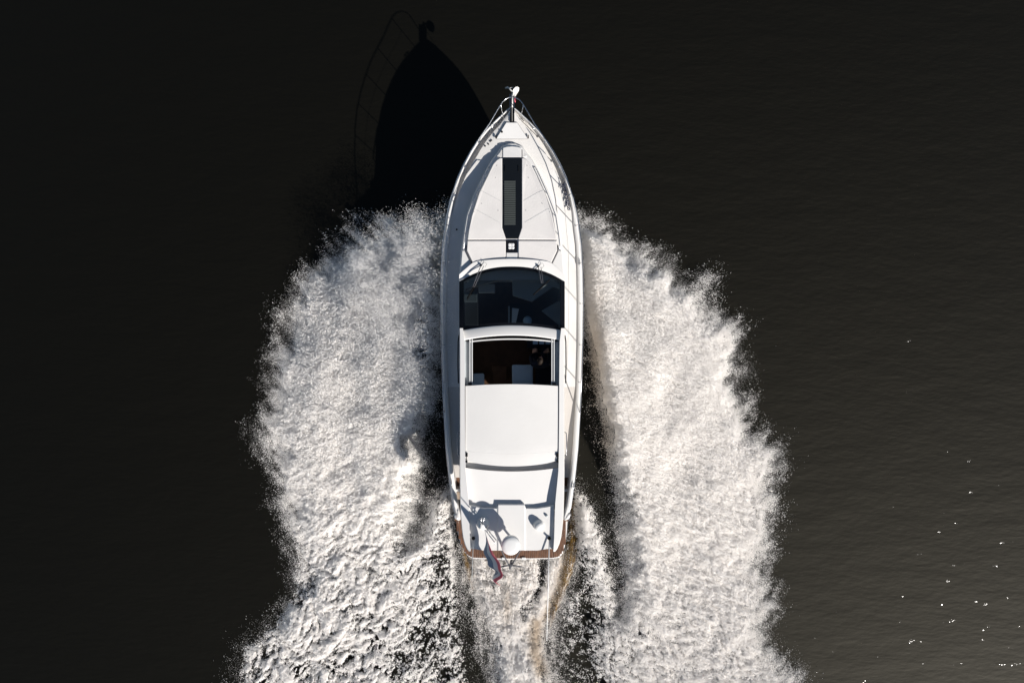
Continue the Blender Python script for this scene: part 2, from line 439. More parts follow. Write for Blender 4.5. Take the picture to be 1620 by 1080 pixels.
# ---- anchor locker, bow roller, bow fittings
zl = lambda v: zs(v) + 0.100
LK = [W(801, 194, zl(194)), W(818, 194, zl(194)), W(834, 218, zl(218)), W(834, 219.5, zl(219)), W(786, 219.5, zl(219)), W(786, 218, zl(218))]
MB().prism(LK, 0.03).build('anchor_locker_lid', 'gelcoat', boat, bevel=0.006)
lk = MB()
for a, b in zip(LK, LK[1:] + LK[:1]):
    lk.tube([a + Vector((0, 0, -0.02)), b + Vector((0, 0, -0.02))], 0.010, 4)
lk.build('locker_seam', 'seam', boat)
for u in (784.6, 835.6):
    MB().obox(W(u, 216.5, zl(217)), (1, 0, 0), (0, 1, 0), (0, 0, 1), 0.03, 0.09, 0.035).build('locker_hinge', 'rubber', boat, bevel=0.006)
MB().lathe(W(794, 208.6, zl(208) + 0.012), [(0.001, 0.008), (0.025, 0.006), (0.028, -0.01)], 12).build('locker_latch', 'rubber', boat)
br = MB()
br.obox(W(810.3, 182, zs(182) + 0.075), (1, 0, 0), (0, 1, 0), (0, 0, 1), 0.115, 0.37, 0.05)
roller = br.build('bow_roller', 'cabin_dark', boat, bevel=0.008)
for du in (-3.4, 3.4):
    MB().obox(W(810.3 + du, 165, zs(168) + 0.05), (1, 0, 0), (0, 1, 0), (0, 0, 1), 0.012, 0.50, 0.10).build('roller_cheek', 'steel', roller)
MB().tube([W(806.8, 156.5, 2.42), W(814, 156.5, 2.42)], 0.03, 10).build('roller_wheel', 'rubber', roller, smooth=True)
MB().obox(W(810.3, 180, zs(182) + 0.108), (1, 0, 0), (0, 1, 0), (0, 0, 1), 0.016, 0.40, 0.016).build('anchor_chain', 'rope_pale', boat)
# cleats
def cleat(u, v, z, ang):
    c = W(u, v, z); d = Vector((math.cos(ang), math.sin(ang), 0))
    m = MB().tube([c - d * 0.11 + Vector((0, 0, .05)), c - d * 0.05 + Vector((0, 0, .06)), c + d * 0.05 + Vector((0, 0, .06)), c + d * 0.11 + Vector((0, 0, .05))], [0.008, 0.013, 0.013, 0.008], 7)
    for k in (-1, 1):
        m.tube([c + d * 0.04 * k, c + d * 0.04 * k + Vector((0, 0, .06))], 0.012, 6)
    m.build('cleat', 'steel', boat, smooth=True)
cleat(780.5, 200, zs(200) + 0.03, R(50)); cleat(841, 201, zs(201) + 0.03, R(130))
cleat(700.8 + 3, 416, zs(416), R(88)); cleat(917, 416, zs(416), R(92)); cleat(714.5, 762, zs(762), R(98)); cleat(907, 768, zs(768), R(82))
for u, v in ((775.5, 223.5), (772.6, 228), (767.5, 231), (777.5, 222.0)):
    MB().lathe(W(u, v, zs(v) + 0.055), [(0.001, 0.012), (0.018, 0.010), (0.022, -0.012)], 10).build('filler_cap', 'rubber', boat)
MB().lathe(W(722.5, 363, zs(363) - 0.04), [(0.001, 0.012), (0.024, 0.010), (0.028, -0.012)], 10).build('filler_cap', 'rubber', boat)

# ---- bow rail with stanchions
RAILPX = [(153.5, 0), (154.5, 5), (157, 10.5), (162, 15.5), (170, 20.5), (180, 26.5), (198, 37), (221, 53), (240, 65), (262, 76.5), (285, 87), (314, 97.5), (345, 104.5), (388, 110), (430, 112), (474, 112.8), (530, 112.3), (585, 110.5), (622, 108.8), (650, 107)]
def zr(v): return zs(max(v, 168)) + lerp([(153, 0.62), (240, 0.60), (430, 0.52), (600, 0.46), (622, 0.40), (640, 0.15), (652, 0.0)], v)
vv = [157, 162, 170, 180, 190, 198, 210, 221, 240, 262, 285, 314, 345, 388, 430, 474, 530, 585, 612, 630, 645, 652]
left = [W(810 - lerp(RAILPX, v), v, zr(v)) for v in vv][::-1]
front = [W(810 - 5, 154.5, zr(155)), W(810, 153.5, zr(154)), W(810 + 5, 154.5, zr(155))]
right = [W(810 + lerp(RAILPX, v), v, zr(v)) for v in vv]
rail = MB().tube(left + front + right, 0.0125, 7).build('bow_rail', 'steel', boat, smooth=True)
for s in (-1, 1):
    for v, dv in ((166, 22), (215, 10), (258, 6), (305, 4), (355, 2), (415, 1), (480, 0), (545, 0), (605, -1)):
        top = W(810 + s * lerp(RAILPX, v), v, zr(v)); vb = v + dv
        base = Vector((s * max(0.03, hwx(vb) - 0.075), yv(vb), zs(vb)))
        if v == 166: base = Vector((s * 0.21, yv(191), zs(191)))
        MB().tube([base, base.lerp(top, 0.5), top], 0.011, 6).build('stanchion', 'steel', rail, smooth=True)
        MB().lathe(base, [(0.03, -0.01), (0.03, 0.006), (0.014, 0.012)], 8).build('stanchion_base', 'steel', rail)
    # mid wire
    MB().tube([Vector((s * max(0.05, lerp(RAILPX, v) * (CAM_H - zs(v)) / FPX - 0.045), (540 - v) * (CAM_H - zs(v)) / FPX, zs(v) + 0.29)) for v in (176, 198, 221, 258, 305, 355, 415, 480, 545, 605)], 0.004, 4).build('guard_wire', 'steel', rail)

# ---- deck house (cabin walls, side glass), windscreen
def wf(u): return abs(u - 810) / 83.0
def front_v(u): return 420.5 + 24 * wf(u) ** 2.3
def rear_v(u): return 515 + 9.0 * wf(u) ** 2
def front_z(u): return 2.58 - 0.10 * wf(u) ** 2
def rear_z(u): return 3.20 - 0.07 * wf(u) ** 2
NU, NV = 34, 16
def ws_pt(a, t, lift=0.0):
    u = 810 + a * 83.5; uu = max(727.0, min(893.0, u))
    v = front_v(uu) + (rear_v(uu) - front_v(uu)) * t
    z = front_z(uu) + (rear_z(uu) - front_z(uu)) * t + 0.10 * math.sin(math.pi * t) * (1 - 0.4 * wf(uu) ** 2) + lift
    return W(u, v, z)
ga = [-0.925 + 1.85 * k / NU for k in range(NU + 1)]
gt = [0.055 + 0.90 * k / NV for k in range(NV + 1)]
wsc = MB().grid([[ws_pt(a, t) for a in ga] for t in gt]).build('windscreen', 'tinted_glass', boat, smooth=True)
fr = MB()
fa = [-1.0, -0.925]; 
fr.grid([[ws_pt(a, t, 0.012) for a in (-1.0, -0.96, -0.92)] for t in [k / 16 for k in range(17)]], 0.05)
fr.grid([[ws_pt(a, t, 0.012) for a in (0.92, 0.96, 1.0)] for t in [k / 16 for k in range(17)]], 0.05)
fr.grid([[ws_pt(a, t, 0.0125) for a in ga] for t in (0.0, 0.03, 0.06)], 0.05)
fr.grid([[ws_pt(a, t, 0.0125) for a in ga] for t in (0.95, 0.975, 1.0)], 0.05)
fr.build('windscreen_frame', 'black_frame', wsc, smooth=True, autosmooth=40)
# cowl between the coach roof and the windscreen
cw = []
for k in range(25):
    a = -1 + 2 * k / 24; u = 810 + a * 83.5; uu = max(727, min(893, u))
    p1 = ws_pt(a, 0.02, 0.0)
    vb = 409.5 + 8.5 * (abs(a) ** 2.0) + (16 * max(0, abs(a) - 0.72) / 0.28)
    p0 = W(u, vb, ztr(415) + 0.125 - 0.06 * a * a)
    cw.append([p0 + Vector((0, 0.01, -0.10)), p0, p0.lerp(p1, 0.5) + Vector((0, 0, 0.012)), p1, p1 + Vector((0, -0.02, -0.06))])
MB().grid(cw).build('windscreen_cowl', 'gelcoat', boat, smooth=True, autosmooth=40)
for u in (784.8, 836):
    MB().lathe(W(u, 415.5, 2.575), [(0.001, 0.012), (0.010, 0.008), (0.012, -0.01)], 8).build('washer_jet', 'steel', boat)
for s in (-1, 1):
    wl = []
    for v in (440, 470, 500, 525, 560, 600, 650, 700, 738):
        zt = 3.13; xt = 1.325 if v > 520 else 1.325 + (520 - v) / 80 * 0.05
        if v < 525: zt = lerp([(440, 2.47), (525, 3.12)], v)
        y = (540 - v) * (CAM_H - 2.6) / FPX
        wl.append([(s * (xt + 0.0), y, zt), (s * (xt + 0.035), y, 2.2), (s * 1.395, y, 1.15)])
    MB().grid(wl).build('cabin_side', 'gelcoat', boat, smooth=True)
    gl = []
    for v in (462, 500, 525, 560, 600, 650, 700, 728):
        zt = 3.02 if v > 520 else lerp([(462, 2.58), (525, 3.0)], v)
        y = (540 - v) * (CAM_H - 2.6) / FPX
        xt = lerp([(1.15, 1.395), (2.2, 1.36), (3.13, 1.325)], 2.2)
        gl.append([(s * (1.325 + (3.13 - zt) / 0.93 * 0.035 + 0.008), y, zt), (s * 1.371, y, 2.12)])
    MB().grid(gl).build('side_window', 'side_glass', boat, smooth=True)
    # aft roof pillar
    MB().tube([Vector((s * 1.36, -4.55, 1.45)), Vector((s * 1.30, -4.35, 2.3)), Vector((s * 1.24, -4.2, 3.08))], [0.06, 0.05, 0.06], 8).build('roof_pillar', 'gelcoat', boat, smooth=True)

# ---- hard top: side rails, front beam, sliding panel, aft panel, wing
ZR_ = 3.28
def rail_sec(u_out, u_in, v, z):
    o = W(u_out, v, z - 0.05); t = W(u_out + (1 if u_in > u_out else -1) * 1.2, v, z); i = W(u_in, v, z + 0.012); b = W(u_in, v, z)
    return [o + Vector((0, 0, -0.12)), o, t, i, Vector((b.x, b.y, z - 0.30)), Vector((b.x * 1.02, b.y, z - 0.30))]
for s in (-1, 1):
    RS = [(519, 83.5, 78.0), (540, 83.2, 75.5), (600, 83, 74.8), (660, 83, 74.6), (720, 83, 74.0), (745, 83, 73.5), (775, 82.6, 70.5), (797, 82.2, 68.4), (817, 81.5, 67.6), (837, 79.6, 67.2), (850, 77.8, 66.8), (860, 75, 66.2), (868, 71.5, 65.8), (872, 68.2, 65.5)]
    MB().loft([rail_sec(810 + s * a, 810 + s * b, v, ZR_ - (0.0 if v < 780 else (v - 780) / 92 * 0.02)) for v, a, b in RS], ring=True).build('roof_side_rail', 'gelcoat', boat, smooth=True, autosmooth=42)
fb = []
for k in range(21):
    u = 810 - 78 + 156 * k / 20; v0 = rear_v(u) - 1.0; v1 = v0 + 16.5
    fb.append([W(u, v0, rear_z(u) - 0.06), W(u, v0 + 0.5, rear_z(u) + 0.03), W(u, v0 + 2.5, rear_z(u) + 0.055), W(u, v1 - 1.5, rear_z(u) + 0.07), W(u, v1, rear_z(u) + 0.05), W(u, v1, rear_z(u) - 0.06)])
MB().loft(fb).build('roof_front_beam', 'gelcoat', boat, smooth=True, autosmooth=42)
# opening frame and tracks
fm = MB()
fm.grid([[W(810 - 73 + 146 * k / 20, 533.2 + 5.5 * ((k - 10) / 10) ** 2 + d, 3.20 - 0.03 * ((k - 10) / 10) ** 2) for d in (0, 1.6)] for k in range(21)], 0.05)
fm.build('sunroof_seal', 'rubber', boat)
fm = MB()
fm.grid([[W(810 - 66 + 132 * k / 20, 535.2 + 4.2 * ((k - 10) / 10) ** 2 + d, 3.21 - 0.03 * ((k - 10) / 10) ** 2) for d in (0, 2.0)] for k in range(21)], 0.05)
fm.build('sunroof_trim', 'gelcoat', boat)
for s in (-1, 1):
    MB().obox(W(810 + s * 69.6, 573, 3.10), (1, 0, 0), (0, 1, 0), (0, 0, 1), 0.19, 1.22, 0.04).build('sunroof_gutter', 'dash_grey', boat)
    for du in (63.0, 66.6):
        MB().obox(W(810 + s * du, 573.5, 3.17), (1, 0, 0), (0, 1, 0), (0, 0, 1), 0.022, 1.20, 0.06).build('sunroof_track', 'plastic_white', boat, bevel=0.004)
    MB().obox(W(810 + s * 66.5, 607, 3.21), (1, 0, 0), (0, 1, 0), (0, 0, 1), 0.10, 0.07, 0.04).build('roof_carriage', 'black_frame', boat, bevel=0.006)
# sliding roof panel
pr = []
for i in range(13):
    row = []
    for j in range(17):
        a = -1 + 2 * j / 16; u = 810 + a * 73.6
        v0 = 607.6 + 2.8 * a * a; v1 = 737.4 - 8.5 * a * a - 2.0 * max(0, abs(a) - .8) / .2
        t = i / 12; z = 3.26 + 0.05 * (1 - a * a) - 0.03 * max(0, t - 0.85) / 0.15
        row.append(W(u, v0 + (v1 - v0) * t, z))
    pr.append(row)
MB().grid(pr, 0.06).build('sliding_roof', 'canvas', boat, smooth=True, autosmooth=35)
MB().tube([W(810 + a * 72, 718 - 4.5 * a * a, 3.306 - 0.05 * a * a) for a in [k / 10 - 1 for k in range(21)]], 0.004, 4).build('roof_seam', 'canvas', boat)
for s in (-1, 1):
    lt = MB(); c = W(810 + s * 72, 719, 3.27)
    lt.obox(c, (1, 0, 0), (0, 1, 0), (0, 0, 1), 0.06, 0.09, 0.05)
    lt.obox(c + Vector((0.01 * s, -0.17, -0.01)), (1, 0, 0), (0, 1, 0), (0, 0, 1), 0.07, 0.05, 0.05)
    lt.tube([c, c + Vector((0.0, -0.17, 0.02))], 0.010, 6)
    lt.build('roof_latch', 'rubber', boat, bevel=0.006)
# channel floor below the panel end, and the sloping aft panel
MB().obox(W(810, 742, 3.03), (1, 0, 0), (0, 1, 0), (0, 0, 1), 2.36, 0.55, 0.04).build('roof_channel', 'gelcoat', boat)
ap = []
for i in range(9):
    row = []
    for j in range(17):
        a = -1 + 2 * j / 16; t = i / 8
        v0 = 745.5 - 6 * a * a; v1 = 806
        u = 810 + a * (74 - 4 * t); z = 3.17 - 0.11 * t + 0.02 * (1 - a * a)
        row.append(W(u, v0 + (v1 - v0) * t, z))
    ap.append(row)
MB().grid(ap, 0.05).build('aft_roof_panel', 'gelcoat', boat, smooth=True, autosmooth=35)
# aft wing, its centre raised
wg = []
us = [742, 750, 765, 781, 786, 788.5, 800, 810, 820, 829.5, 832, 837, 850, 865, 876.5]
for i, t in enumerate((0, 0.02, 0.15, 0.35, 0.6, 0.85, 1.0)):
    row = []
    for u in us:
        cen = 1.0 if 788 <= u <= 830 else 0.0
        v0 = 797.2 if cen else 803.0 - 4.5 * max(0, (abs(u - 810) - 45) / 20)
        v1 = 870.3 - (2.5 if abs(u - 810) > 45 else 0)
        z = 3.185 + 0.03 * cen - 0.02 * t + (-0.025 if t == 0 else 0)
        row.append(W(u, v0 + (v1 - v0) * t, z))
    wg.append(row)
MB().grid(wg, 0.15).build('roof_wing', 'gelcoat', boat, smooth=True, autosmooth=25)

# ---- radar, domes, mast and aerials
rc = W(808, 862.5, 3.72)
radar = MB().lathe(rc, [(0.12, -0.20), (0.17, -0.19), (0.228, -0.14), (0.236, -0.05), (0.234, 0.02), (0.222, 0.045), (0.12, 0.056), (0.004, 0.06)], 32).build('radar_dome', 'plastic_white', boat, smooth=True)
ms = MB()
ms.tube([W(796, 866, 3.2), rc + Vector((-0.10, 0.02, -0.20))], 0.03, 8)
ms.tube([W(822, 866, 3.2), rc + Vector((0.10, 0.02, -0.20))], 0.03, 8)
ms.tube([rc + Vector((-.18, 0, -.2)), rc + Vector((.18, 0, -.2))], 0.035, 8)
ms.build('radar_mast', 'gelcoat', boat, smooth=True)
def dome(u, v, z, r, h):
    return MB().lathe(W(u, v, z), [(r * 1.12, -0.01), (r * 1.1, 0.02), (r, 0.03), (r * 0.97, h * 0.5), (r * 0.75, h * 0.8), (r * 0.4, h * 0.96), (0.003, h)], 28).build('antenna_dome', 'plastic_white', boat, smooth=True)
dome(852, 830, 3.18, 0.125, 0.20); dome(764.5, 827.5, 3.18, 0.15, 0.17)
MB().lathe(W(864.6, 815, 3.18), [(0.035, -0.01), (0.035, 0.03), (0.02, 0.06), (0.003, 0.065)], 12).build('roof_light', 'dash_grey', boat, smooth=True)
MB().lathe(W(854.5, 836, 3.30), [(0.018, 0.0), (0.018, 0.05), (0.003, 0.055)], 8).build('dome_stud', 'seam', boat)
for base, tip, z1, r0, nm in (((869, 851), (865, 1013), 3.72, 0.016, 'plastic_white'), ((749, 851), (746.5, 918), 3.50, 0.009, 'dash_grey')):
    b = W(base[0], base[1], 3.19); t = W(tip[0], tip[1], z1)
    an = MB().tube([b + Vector((0, 0, 0.03)), b.lerp(t, 0.25) + Vector((0, 0, .02)), t], [r0, r0 * 0.9, r0 * 0.6], 6).build('whip_aerial', nm, boat, smooth=True)
    MB().lathe(b, [(0.045, -0.01), (0.045, 0.02), (0.028, 0.05), (0.026, 0.10), (0.003, 0.105)], 12).build('aerial_base', 'rubber', an, smooth=True)
# folding mast strut beside the left dome, horn
st = MB()
for d in (0, 4):
    st.tube([W(770 + d, 841, 3.22), W(784 + d * .5, 859 - d, 3.34)], 0.014, 6)
st.tube([W(758, 822, 3.38), W(770, 836, 3.30)], 0.016, 6); st.tube([W(761, 819, 3.38), W(772, 832, 3.30)], 0.012, 6)
st.build('mast_strut', 'steel', boat, smooth=True)
hn = MB(); c = W(763, 823, 3.40)
for d in (-0.03, 0.03):
    hn.lathe(c + Vector((d, 0, 0)), [(0.012, -0.10), (0.014, 0.0), (0.03, 0.07), (0.034, 0.08)], 10, axis=(0.1, 1, 0.1))
hn.build('horn', 'steel', boat, smooth=True)
# stern light bracket aft of the radar: struts and a cross bar
sb = MB(); tip = W(806.5, 899, 2.6)
sb.tube([W(793, 870, 3.12), tip + Vector((0, 0.05, 0))], 0.018, 6); sb.tube([W(824.5, 867, 3.14), tip], 0.02, 6)
sb.tube([W(791, 896.5, 2.6), W(800, 894.5, 2.62), W(807, 894, 2.62), W(816, 894.5, 2.62), W(825, 896, 2.6)], 0.02, 6)
sb.tube([W(809, 886, 2.75), tip], 0.03, 8)
sb.build('stern_bracket', 'seam', boat, smooth=True)
for u in (797, 828.7):
    MB().obox(W(u, 882.8, 0.42), (1, 0, 0), (0, 1, 0), (0, 0, 1), 0.12, 0.07, 0.10).build('ladder_hinge', 'plastic_white', boat, bevel=0.01)
# hand holds on the deck house side
for s in (-1, 1):
    MB().tube([W(810 + s * 83.2, 683, 2.72), W(810 + s * 86.0, 685, 2.72), W(810 + s * 86.4, 700, 2.70), W(810 + s * 86.0, 718, 2.68), W(810 + s * 83.2, 721, 2.68)], 0.011, 6).build('grab_handle', 'steel', boat, smooth=True)
    MB().tube([W(810 + s * 83.6, 530, 2.95), W(810 + s * 85.2, 540, 2.95), W(810 + s * 85.5, 575, 2.9), W(810 + s * 84.8, 606, 2.9)], 0.016, 6).build('door_track', 'black_frame', boat, smooth=True)

# ---- wipers
def wiper(pu, pv, eu, ev, b0, b1):
    def on(u, v, lift):
        uu = max(727, min(893, u)); t = (v - front_v(uu)) / (rear_v(uu) - front_v(uu))
        p = ws_pt((u - 810) / 83.5, max(0.0, t), lift); return p
    w = empty('wiper', (0, 0, 0)); w.parent = boat
    P = W(pu, pv, 2.64)
    MB().lathe(P, [(0.03, -0.06), (0.03, 0.0), (0.02, 0.03), (0.003, 0.03)], 10).build('pivot', 'black_frame', w)
    MB().tube([P, P.lerp(on(eu, ev, 0.05), .5) + Vector((0, 0, .02)), on(eu, ev, 0.05)], 0.011, 6).build('arm', 'seam', w)
    q = Vector((0.07, -0.02, 0.0))
    MB().tube([P + q, (P + q).lerp(on(eu + 2.5, ev, 0.05), .5) + Vector((0, 0, .02)), on(eu + 2.5, ev, 0.05)], 0.009, 6).build('arm', 'seam', w)
    MB().tube([on(b0[0], b0[1], 0.03), on((b0[0] + b1[0]) / 2, (b0[1] + b1[1]) / 2, 0.035), on(b1[0], b1[1], 0.03)], 0.022, 5).build('blade', 'rubber', w)
    h = [P + Vector((0.03, 0.02, 0.0)), P + Vector((0.10, 0.08, 0.03)), P + Vector((0.15, 0.02, 0.04)), P + Vector((0.10, -0.06, 0.03))]
    MB().tube(h, 0.004, 5).build('hose', 'rubber', w)
wiper(761, 419.5, 748, 454, (739, 473), (753, 446))
wiper(851.5, 421, 856.5, 448, (844, 466), (869.5, 442.5))

# ---- cabin interior: sole, dash, seats
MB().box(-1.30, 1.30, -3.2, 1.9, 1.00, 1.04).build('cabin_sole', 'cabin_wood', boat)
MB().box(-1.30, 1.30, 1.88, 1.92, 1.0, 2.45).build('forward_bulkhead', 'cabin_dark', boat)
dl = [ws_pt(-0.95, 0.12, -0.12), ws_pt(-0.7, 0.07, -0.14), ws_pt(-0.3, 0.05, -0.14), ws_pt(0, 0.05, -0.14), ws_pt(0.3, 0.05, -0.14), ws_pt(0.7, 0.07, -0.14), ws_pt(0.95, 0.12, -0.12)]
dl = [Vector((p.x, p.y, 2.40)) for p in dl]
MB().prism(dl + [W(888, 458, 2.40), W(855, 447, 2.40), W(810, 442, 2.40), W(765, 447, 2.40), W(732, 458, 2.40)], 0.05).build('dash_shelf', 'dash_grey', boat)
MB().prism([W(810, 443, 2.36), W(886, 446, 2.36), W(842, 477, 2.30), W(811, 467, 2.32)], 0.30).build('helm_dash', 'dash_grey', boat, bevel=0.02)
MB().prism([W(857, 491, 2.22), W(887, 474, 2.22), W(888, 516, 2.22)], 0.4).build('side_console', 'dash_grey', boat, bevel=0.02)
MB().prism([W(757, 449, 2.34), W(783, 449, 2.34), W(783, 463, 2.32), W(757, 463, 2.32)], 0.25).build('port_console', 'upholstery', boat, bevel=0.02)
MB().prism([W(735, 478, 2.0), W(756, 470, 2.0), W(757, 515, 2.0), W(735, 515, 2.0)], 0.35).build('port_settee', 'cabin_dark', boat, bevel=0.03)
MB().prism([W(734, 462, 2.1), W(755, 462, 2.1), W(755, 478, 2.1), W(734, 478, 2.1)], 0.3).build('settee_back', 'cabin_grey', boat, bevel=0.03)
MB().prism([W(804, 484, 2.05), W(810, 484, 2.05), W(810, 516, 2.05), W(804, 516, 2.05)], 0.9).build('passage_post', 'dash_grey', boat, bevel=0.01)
MB().tube([W(737, 461, 2.43), W(752, 453.5, 2.43), W(770, 447.5, 2.43), W(790, 443.5, 2.43), W(806, 442, 2.43)], [0.012, 0.026, 0.032, 0.034, 0.03], 8).build('dash_reflection', 'reflection_cream', boat, smooth=True)  # cream strip stands in for a streak of reflected sunlight
# seats below the sunroof
def seat(u0, u1, v0, v1, z, mat):
    e = empty('helm_seat', (0, 0, 0)); e.parent = boat
    a = W(u0, v1, z); b = W(u1, v0, z)
    MB().box(a.x, b.x, a.y, b.y + 0.12, z - 0.62, z - 0.50).build('seat_cushion', mat, e, bevel=0.04)
    MB().box(a.x, b.x, a.y - 0.12, a.y + 0.02, z - 0.52, z).build('backrest', mat, e, bevel=0.04)
    MB().box((a.x + b.x) / 2 - .12, (a.x + b.x) / 2 + .12, a.y + .05, a.y + .35, 1.04, z - 0.62).build('pedestal', 'cabin_dark', e, bevel=0.02)
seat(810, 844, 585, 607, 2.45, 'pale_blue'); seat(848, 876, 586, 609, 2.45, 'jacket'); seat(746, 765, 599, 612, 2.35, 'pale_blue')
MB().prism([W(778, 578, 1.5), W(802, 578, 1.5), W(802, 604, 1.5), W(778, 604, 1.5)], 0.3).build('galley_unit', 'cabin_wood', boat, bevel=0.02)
# instrument panel and wheel
MB().obox(W(856, 541, 2.30), (1, 0, 0), (0, 0.9, 0.35), (0, -0.35, 0.9), 0.75, 0.30, 0.10).build('instrument_panel', 'black_frame', boat, bevel=0.02)
for u in (847, 857, 867):
    MB().obox(W(u, 541.5, 2.36), (1, 0, 0), (0, 0.9, 0.35), (0, -0.35, 0.9), 0.13, 0.10, 0.02).build('gauge', 'pale_blue', boat, bevel=0.006)
wc = W(857, 551, 2.18); wa = Vector((0, -0.75, 0.66)).normalized(); wx = Vector((1, 0, 0)); wy = wa.cross(wx)
wh = MB()
ring = [wc + 0.19 * (math.cos(2 * math.pi * k / 20) * wx + math.sin(2 * math.pi * k / 20) * wy) for k in range(21)]
wh.tube(ring, 0.014, 6)
for k in range(3):
    a = math.pi / 2 + k * 2 * math.pi / 3
    wh.tube([wc, wc + 0.19 * (math.cos(a) * wx + math.sin(a) * wy)], 0.010, 5)
wh.build('steering_wheel', 'seam', boat, smooth=True)

# ---- cockpit, transom, swim platform
def planks(x0, x1, y0, y1, z, wdt, gap, t, shape=None):
    m = MB(); n = int((x1 - x0) / wdt)
    for k in range(n):
        a = x0 + k * wdt; ya, yb = (y0, y1) if shape is None else shape(a + wdt / 2)
        if yb - ya > 0.03: m.box(a + gap / 2, a + wdt - gap / 2, ya, yb, z - t, z + random.uniform(-0.001, 0.001))
    return m
MB().box(-1.62, 1.62, -5.05, -3.2, 0.80, 0.86).build('cockpit_base', 'seam', boat)
tag(planks(-1.61, 1.61, -5.05, -3.75, 0.885, 0.058, 0.006, 0.03).build('teak_planks', 'teak', boat), kind='stuff')
for s in (-1, 1):
    MB().box(min(s * 1.36, s * 1.56), max(s * 1.36, s * 1.56), -4.40, -4.17, 0.90, 1.15).build('cockpit_step', 'teak_light', boat, bevel=0.01)
    MB().box(min(s * 1.40, s * 1.62), max(s * 1.40, s * 1.62), -4.13, -4.06, 0.86, 1.40).build('side_gate_post', 'gelcoat', boat, bevel=0.02)
MB().box(-1.28, 1.28, -5.2, -5.02, 0.3, 1.30).build('transom', 'gelcoat', boat, bevel=0.03)
cs = empty('cockpit_sofa'); cs.parent = boat
MB().box(-1.2, 1.2, -5.0, -4.45, 0.90, 1.28).build('seat_cushion', 'cushion', cs, bevel=0.04)
MB().box(-1.2, 1.2, -5.02, -4.9, 1.28, 1.62).build('backrest', 'cushion', cs, bevel=0.04)
ZP = 0.40
SP = [(721, 806), (723, 838), (728, 858), (735, 873), (740, 879), (748, 883.2), (780, 884.2), (810, 884.6), (840, 884.2), (874, 883.6), (884, 881.6), (890, 875), (894.5, 860), (897, 838), (899, 806)]
spw = [W(u, v, ZP) for u, v in SP]
MB().prism(spw, 0.16).build('swim_platform', 'gelcoat', boat, bevel=0.015)
def sp_shape(x):
    lo = 0
    pts = [(p.x, p.y) for p in spw]
    y = float(np.interp(x, [p[0] for p in pts], [p[1] for p in pts]))
    return (y + 0.035, -4.95)
tag(planks(-1.59, 1.59, 0, 0, ZP + 0.022, 0.055, 0.006, 0.02, sp_shape).build('teak_planks', 'teak', boat), kind='stuff')

# ------------------------------------------------------------------ things on the boat
# anchor on the bow roller
ap0 = W(810.5, 150, 2.35)
anchor = empty('anchor', ap0); tag(anchor, 'galvanised plough anchor hanging from the bow roller ahead of the bow rail', 'anchor')
MB().tube([W(810.5, 170, 2.45), W(810.5, 152, 2.45), W(811, 146, 2.38)], [0.02, 0.022, 0.022], 8).build('shank', 'galvanised', anchor, smooth=True)
fl = [W(813.0, 152.5, 2.30), W(811.0, 148, 2.33), W(810.2, 145, 2.34), W(813, 140.5, 2.36), W(816, 137.6, 2.36), W(819, 137.2, 2.34), W(821.2, 139.4, 2.32), W(821.0, 143, 2.28), W(818, 148, 2.24), W(815.6, 152.5, 2.24)]
MB().prism(fl, 0.03).build('fluke', 'galvanised', anchor, bevel=0.008)
MB().tube([W(799.5, 139.5, 2.20), W(803, 138.5, 2.26), W(806, 140.2, 2.32), W(809.5, 144.5, 2.38)], [0.02, 0.028, 0.02, 0.018], 8).build('stock', 'galvanised', anchor, smooth=True)
MB().tube([W(803, 139.5, 2.25), W(812, 138.8, 2.31)], 0.012, 6).build('cross_bar', 'galvanised', anchor, smooth=True)
MB().tube([W(815, 154, 2.42), W(814.2, 158, 2.46), W(815.2, 162, 2.42)], 0.011, 6).build('tether', 'flag_red', anchor, smooth=True)

# mooring rope hung on the starboard rail
rb = W(897, 318, zs(318)); rope = empty('mooring_rope', rb)
tag(rope, 'dark coiled mooring rope lying along the starboard gunwale beside the sun pads', 'rope')
m = MB(); pth = []
for k in range(90):
    t = k / 89; a = t * 2 * math.pi * 7
    u = 891 + 9.5 * t + 1.6 * math.cos(a) + random.uniform(-.3, .3); v = 291 + 42 * t + 5.5 * math.sin(a) * (0.5 + 0.5 * math.sin(math.pi * t))
    pth.append(W(u, v, zs(v) + 0.04 + 0.025 * math.sin(a * 0.5 + 1)))
m.tube(pth, 0.011, 5).build('coil', 'rope_navy', rope, smooth=True)
MB().tube([W(886, 298, zs(298) + 0.03), W(890, 291, zs(298) + .10), W(893, 289, zs(298) + .18), W(896, 293, zs(298) + .10)], 0.012, 5).build('tail', 'rope_navy', rope, smooth=True)

